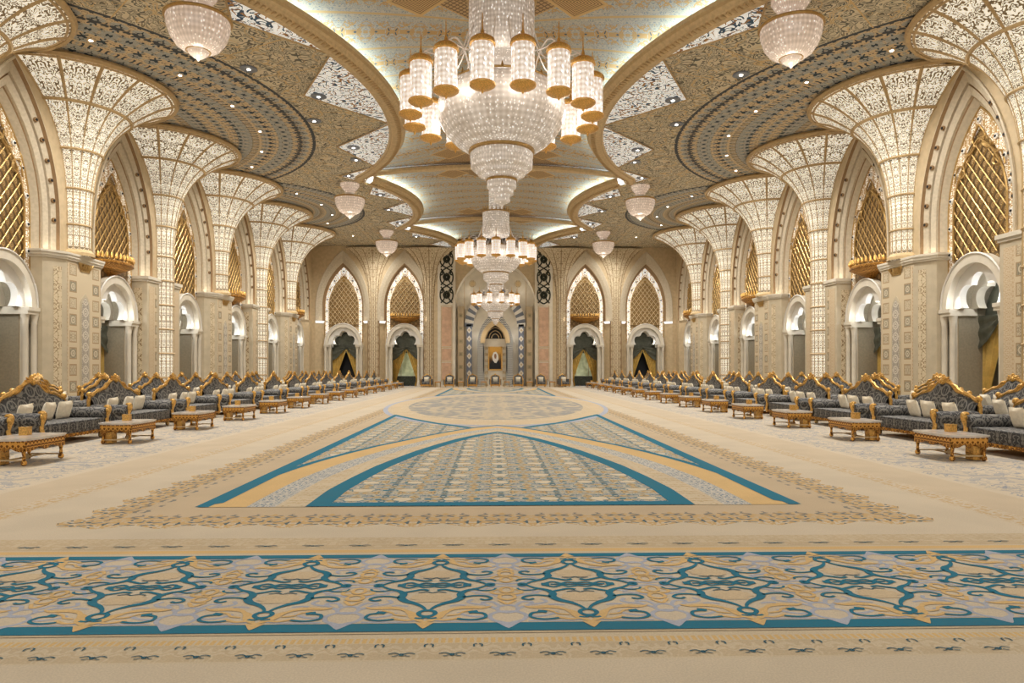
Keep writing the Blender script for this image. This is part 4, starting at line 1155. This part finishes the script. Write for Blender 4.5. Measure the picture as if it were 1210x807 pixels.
# armchairs before the far wall
def armchair_parts(t):
    m = MB(); m.rbox(-.3, .3, -.2, .42, .24, .46, k=6, n=5); m.build('seat', 'damask', t, smooth=True)
    m = MB(); rows = []; n = 10
    for v in (0, .5, 1.):
        rows.append([(-.34+.68*i/n, -.22-.08*v, .4+(.5+.14*math.sin(PI*i/n))*v) for i in range(n+1)])
    m.grid(rows); m.grid([[(p[0], p[1]-.1, p[2]) for p in r] for r in rows]); m.grid([rows[-1], [(p[0], p[1]-.1, p[2]) for p in rows[-1]]])
    m.build('backrest', 'damask', t, smooth=True)
    m = MB(); m.tube([(-.38, -.3, .4)]+[(p[0]*1.1, p[1]-.03, p[2]+.02) for p in rows[-1]]+[(.38, -.3, .4)], .035, 6); m.ball((0, -.31, 1.1), .07, 5); m.build('crest_rail', 'gold_bright', t, smooth=True)
    for s_ in (-1, 1):
        m = MB(); m.rbox(s_*.41-.11, s_*.41+.11, -.26, .4, .2, .7, k=5, n=5); m.build('armrest', 'damask', t, smooth=True)
        m = MB(); m.tube([(s_*.4, .4, .08), (s_*.4, .43, .3), (s_*.4, .4, .45), (s_*.4, .42, .66)], .035, 5); m.ball((s_*.4, .42, .66), .06, 5); m.build('arm_scroll', 'gold_bright', t, smooth=True)
        for y_ in (-.25, .38):
            m = MB(); m.lathe([(.02, 0), (.035, .05), (.03, .14)], 8, (s_*.33, y_)); m.build('leg', 'gold', t)
    m = MB(); m.box(-.4, .4, -.28, .42, .12, .24); m.build('gold_apron', 'gold_carved', t)
def stand_parts(t):
    m = MB(); m.box(-.28, .28, -.22, .22, .5, .54); m.build('top', 'table_marble', t)
    m = MB(); m.box(-.25, .25, -.19, .19, .4, .5); m.build('apron', 'gold_carved', t)
    for sx in (-1, 1):
        for sy in (-1, 1):
            m = MB(); m.lathe([(.03, 0), (.02, .1), (.03, .3), (.035, .42)], 6, (sx*.22, sy*.16)); m.build('leg', 'gold', t)
    m = MB(); m.box(-.2, .2, -.14, .14, .08, .12); m.build('shelf', 'gold_paint', t)
P_ac = proto_thing('armchair', '', 'armchair', None, armchair_parts); P_st = proto_thing('side_table', '', 'side table', None, stand_parts)
POSN = ['leftmost', 'second from the left', 'third from the left', 'middle', 'third from the right', 'second from the right', 'rightmost']
for k in range(7):
    X = XC+(k-3)*1.97
    P_ac.put((X, 58.8, .008), PI+(.35 if k == 6 else (-.1 if k == 0 else 0)), 'grey armchair with gold frame facing down the hall, %s of seven' % POSN[k], 'armchairs before the far wall')
    cushion((X, 58.93, .66), (.2, 0, 0), 'cream cushion on the %s armchair before the far wall' % POSN[k], 'cushions on the far armchairs')
    if k < 6: P_st.put((X+.985, 58.75, .008), 0, 'small gold side table right of the %s far armchair' % POSN[k], 'side tables between the armchairs')

# ================================================================= CHANDELIERS
def chandelier(name_label, x_, y_, z0, k, n, off, top=13.15):
    t = thing('crystal_chandelier', name_label, 'chandelier', 'tiered crystal chandeliers', (x_, y_, z0))
    P = lambda pr: [(r*k, z*k) for r, z in pr]
    m = MB(); m.lathe(P([(.5, .86), (1.45, .92), (1.66, .8), (1.8, .5), (1.84, .25), (1.79, 0), (1.7, -.18), (1.56, -.4), (1.33, -.63), (1.08, -.8), (.9, -.86)]), 48); m.build('main_bowl', 'crystal_bowl', t, smooth=True)
    m = MB(); m.tube([(1.5*k*math.cos(a), 1.5*k*math.sin(a), .92*k) for a in [i*2*PI/40 for i in range(41)]], .035*k, 5)
    for i in range(24): m.lathe(P([(.05, .9), (.035, .98), (.001, 1.08)]), 5, (1.5*k*math.cos(i*PI/12), 1.5*k*math.sin(i*PI/12)))
    m.build('bowl_crown', 'gold', t)
    m = MB(); m.lathe(P([(.88, -.78), (.94, -.81), (.94, -.91), (.86, -.93)]), 40); m.build('gold_collar', 'gold', t, smooth=True)
    m = MB(); m.lathe(P([(.86, -.92), (.9, -.96), (.9, -1.06), (.84, -1.1), (.89, -1.14), (.88, -1.34), (.8, -1.42), (.7, -1.46), (.68, -1.54), (.54, -1.58), (.5, -1.66), (.3, -1.69)]), 40); m.build('lower_bowl', 'crystal_bowl', t, smooth=True)
    m = MB(); m.lathe(P([(.44, -1.66), (.46, -1.69), (.44, -1.74)]), 30); m.build('lower_collar', 'gold', t)
    m = MB(); m.lathe(P([(.42, -1.66), (.42, -1.92), (.34, -1.94), (.34, -2.1), (.24, -2.12), (.24, -2.3), (.12, -2.36), (.001, -2.44)]), 24); m.build('pendant_tail', 'crystal_bowl', t, smooth=True)
    m = MB(); m.lathe(P([(.001, 1.7), (.88, 1.72), (.94, 1.78), (.94, 3.35), (.9, 3.4), (.5, 3.42)]), 40); m.build('upper_drum', 'crystal_bowl', t, smooth=True)
    m = MB(); m.tube([(.95*k*math.cos(a), .95*k*math.sin(a), 3.38*k) for a in [i*2*PI/40 for i in range(41)]], .05*k, 5)
    for i in range(20): m.lathe(P([(.06, 3.38), (.04, 3.5), (.02, 3.6), (.001, 3.9)]), 5, (.93*k*math.cos(i*PI/10), .93*k*math.sin(i*PI/10)))
    m.build('drum_crown', 'gold', t)
    m = MB(); m.lathe(P([(.36, .7), (.34, 1.0), (.34, 1.72)]), 24); m.build('inner_stem', 'crystal_bowl', t, smooth=True)
    m = MB(); m.lathe([(.5*k, 3.4*k), (.5*k, top-z0-.15), (.6*k, top-z0-.1), (.6*k, top-z0)], 24); m.build('hanging_stem', 'crystal_bowl', t, smooth=True)
    R = 2.58*k
    for i in range(n):
        a = -PI/2+(i+off)*2*PI/n; lx, ly = R*math.cos(a), R*math.sin(a)
        m = MB(); m.lathe(P([(.28, -.02), (.29, .1), (.29, .95), (.27, 1.0)]), 16); L = m.build('lantern', 'crystal_lantern', t, smooth=True, loc=(lx, ly, 0))
        m = MB(); m.lathe(P([(.29, .97), (.33, .99), (.33, 1.04), (.31, 1.1), (.22, 1.17), (.08, 1.21), (.05, 1.24), (.04, 1.34), (.02, 1.38), (.012, 1.75), (.001, 1.8)]), 14)
        m.build('lantern_crown', 'gold_lit', L, smooth=True)
        m = MB(); m.lathe(P([(.31, .03), (.34, .0), (.33, -.04), (.24, -.1), (.1, -.14), (.04, -.15), (.03, -.2), (.001, -.24)]), 14); m.build('lantern_cap', 'gold_lit', L, smooth=True)
        m = MB(); c, s_ = math.cos(a), math.sin(a)
        pth = catmull([(c*1.5*k, s_*1.5*k, .8*k), (c*1.75*k, s_*1.75*k, 1.25*k), (c*2.1*k, s_*2.1*k, 1.5*k), (c*2.45*k, s_*2.45*k, 1.35*k), (c*2.58*k, s_*2.58*k, 1.1*k)], 4)
        m.tube(pth, .022*k, 5)
        m.tube(catmull([(c*.9*k, s_*.9*k, 2.6*k), (c*1.3*k, s_*1.3*k, 1.6*k), (c*1.9*k, s_*1.9*k, 1.35*k), (c*2.5*k, s_*2.5*k, 1.35*k)], 4), .02*k, 5)
        m.build('arm', 'crystal_plain', t)
    for i in range(8):       # the lamps of the chandelier, around the bowl and under it
        a = i*PI/4+.2
        lamp('POINT', 'chandelier_lamp', (x_+2.15*k*math.cos(a), y_+2.15*k*math.sin(a), z0+.25*k), 12*k*k, (1, .96, .9), .25*k)
    for i in range(4):
        a = i*PI/2; lamp('POINT', 'chandelier_lamp', (x_+1.2*k*math.cos(a), y_+1.2*k*math.sin(a), z0+1.6*k), 9*k*k, (1, .96, .9), .2*k)
    return t
chandelier('largest crystal chandelier, hanging nearest with sixteen lantern cylinders', XC+.1, 19.5, 8.66, 1.0, 16, .5)
chandelier('middle crystal chandelier, hanging behind and below the largest one', XC, 39.5, 7.84, .82, 16, 0.)
chandelier('smallest crystal chandelier, farthest and lowest in front of the niche', XC, 52.9, 6.6, .67, 12, .5)
def bowl_lamp_parts(t):
    m = MB(); m.lathe([(.55, 0), (.54, -.12), (.42, -.3), (.3, -.42), (.28, -.55)], 28); m.build('mount', 'crystal_lamp', t, smooth=True)
    m = MB(); m.lathe([(.28, -.5), (.3, -.75), (.34, -.82)], 20); m.build('neck', 'crystal_plain', t, smooth=True)
    m = MB(); m.lathe([(.4, -.8), (.84, -.84), (.86, -.92), (.84, -1.1), (.74, -1.4), (.58, -1.62), (.42, -1.72), (.3, -1.76)], 36); m.build('bowl', 'crystal_lamp', t, smooth=True)
    m = MB(); m.lathe([(.3, -1.74), (.26, -1.82), (.14, -1.92), (.05, -1.98), (.001, -2.04)], 20); m.build('finial', 'crystal_lamp', t, smooth=True)
    for nm, r, z, q in (('gold_ring', .88, -.84, .045), ('lower_ring', .32, -1.74, .025)):
        m = MB(); m.tube([(r*math.cos(a), r*math.sin(a), z) for a in [i*2*PI/32 for i in range(33)]], q, 6); m.build(nm, 'gold', t, smooth=True)
P_bl = proto_thing('bowl_pendant', '', 'pendant lamp', None, bowl_lamp_parts)
for side, s_, _ in SIDES:
    for k, y in enumerate((19.6, 40.0, 53.6)):
        X = XC+s_*8.5
        P_bl.put((X, y, ZC-.01), 0, 'small crystal bowl pendant on the %s ceiling, %s' % (side, ('nearest', 'middle', 'farthest')[k]), 'crystal bowl pendants')
        lamp('POINT', 'pendant_lamp', (X, y, ZC-2.5), 40, (1, .92, .8), .3)
# ceiling eyes and downlights
def eye_parts(t):
    m = MB(); 
    m.lathe([(.3, 0), (.31, -.03), (.26, -.05), (.1, -.04)], 20); m.build('fluted_ring', 'grey_blue', t)
    m = MB(); m.lathe([(.065, -.045), (.06, -.055), (.001, -.055)], 12); m.build('lens', 'glow', t)
def down_parts(t):
    m = MB(); m.lathe([(.12, 0), (.13, -.02), (.09, -.03)], 14); m.build('trim_ring', 'gold_paint', t)
    m = MB(); m.lathe([(.06, -.02), (.055, -.035), (.001, -.035)], 10); m.build('lens', 'glow', t)
P_eye = proto_thing('rosette_light', '', 'ceiling light', None, eye_parts); P_dn = proto_thing('downlight', '', 'ceiling light', None, down_parts)
EYES = [(8.9, 24.7), (7.0, 27.0), (7.9, 29.8), (6.9, 33.2), (7.2, 35.3), (8.2, 38.2), (7.1, 42.2), (7.2, 46.1), (7.0, 50.2), (6.4, 55.4)]
DOWN = [(13.3, 22.7), (11.6, 25.3), (10.8, 28.2), (10.7, 31.2), (11.6, 34.1), (13.0, 36.7), (12.2, 42.2), (11.4, 45.0), (11.4, 48.0), (12.4, 50.8), (11.5, 55.5), (9.5, 57.5), (12., 17.5), (11., 14.5), (11., 11.5), (12, 8.)]
CNT = ['nearest'] + ORD[1:]
for side, s_, _ in SIDES:
    for k, (x_, y_) in enumerate(EYES):
        P_eye.put((XC+s_*x_, y_, ZC-.002 if k not in (1, 3, 6, 7, 8, 9) else ZC-.05), 0, 'dark fluted rosette light on the %s ceiling field, %s from the near end' % (side, CNT[k]), 'rosette lights on the ceiling')
    for k, (x_, y_) in enumerate(DOWN):
        P_dn.put((XC+s_*x_, y_, ZC-.002), 0, 'small bright downlight in the %s ceiling arc, %s from the near end' % (side, CNT[k] if k < 12 else 'behind, %s' % ORD[k-12]), 'downlights in the ceiling arcs')
        lamp('SPOT', 'downlight_lamp', (XC+s_*x_, y_, ZC-.1), 1150, (1, .97, .92), .12, (0, 0, 0), 2.7, .8)
# ledge and archway lights
for side, s_, _ in SIDES:
    for yb in BAYS[1:]:
        X = XC+s_*W_
        for q in (-1, 1): lamp('POINT', 'ledge_lamp', (X-s_*.75, yb+q*1.82, 5.98), 5, (1, .93, .8), .05)
        lamp('POINT', 'arch_lamp', (X+s_*.28, yb, 4.1), 30, (.9, .95, 1.), .12)
        lamp('POINT', 'arch_lamp', (X-s_*.2, yb+1.0, 3.95), 5, (.9, .95, 1.), .06)
        lamp('POINT', 'arch_lamp', (X-s_*.2, yb-1.0, 3.95), 5, (.9, .95, 1.), .06)
for xb, _ in FB:
    for q in (-1, 1): lamp('POINT', 'ledge_lamp', (XC+xb+q*1.85, YF-.75, 5.98), 1.3, (1, .93, .8), .05)
    for q in (-1, 1): lamp('POINT', 'arch_lamp', (XC+xb+q*.9, YF+.3, 3.95), 5, (.9, .95, 1.), .06)
lamp('SPOT', 'niche_fill', (XC, YF-1.4, 11.4), 420, (1, .9, .75), .15, (-.12, 0, 0), 1.6, .6)  # spot and points added as fill to brighten the far niche, no fixtures there
for s_ in (-1, 1): lamp('POINT', 'niche_fill', (XC+s_*2.4, YF+.0, 8.6), 16, (1, .92, .8), .1)
for s_ in (-1, 1): lamp('POINT', 'niche_fill', (XC+s_*1.7, YF-.2, 4.6), 22, (1, .97, .92), .15)
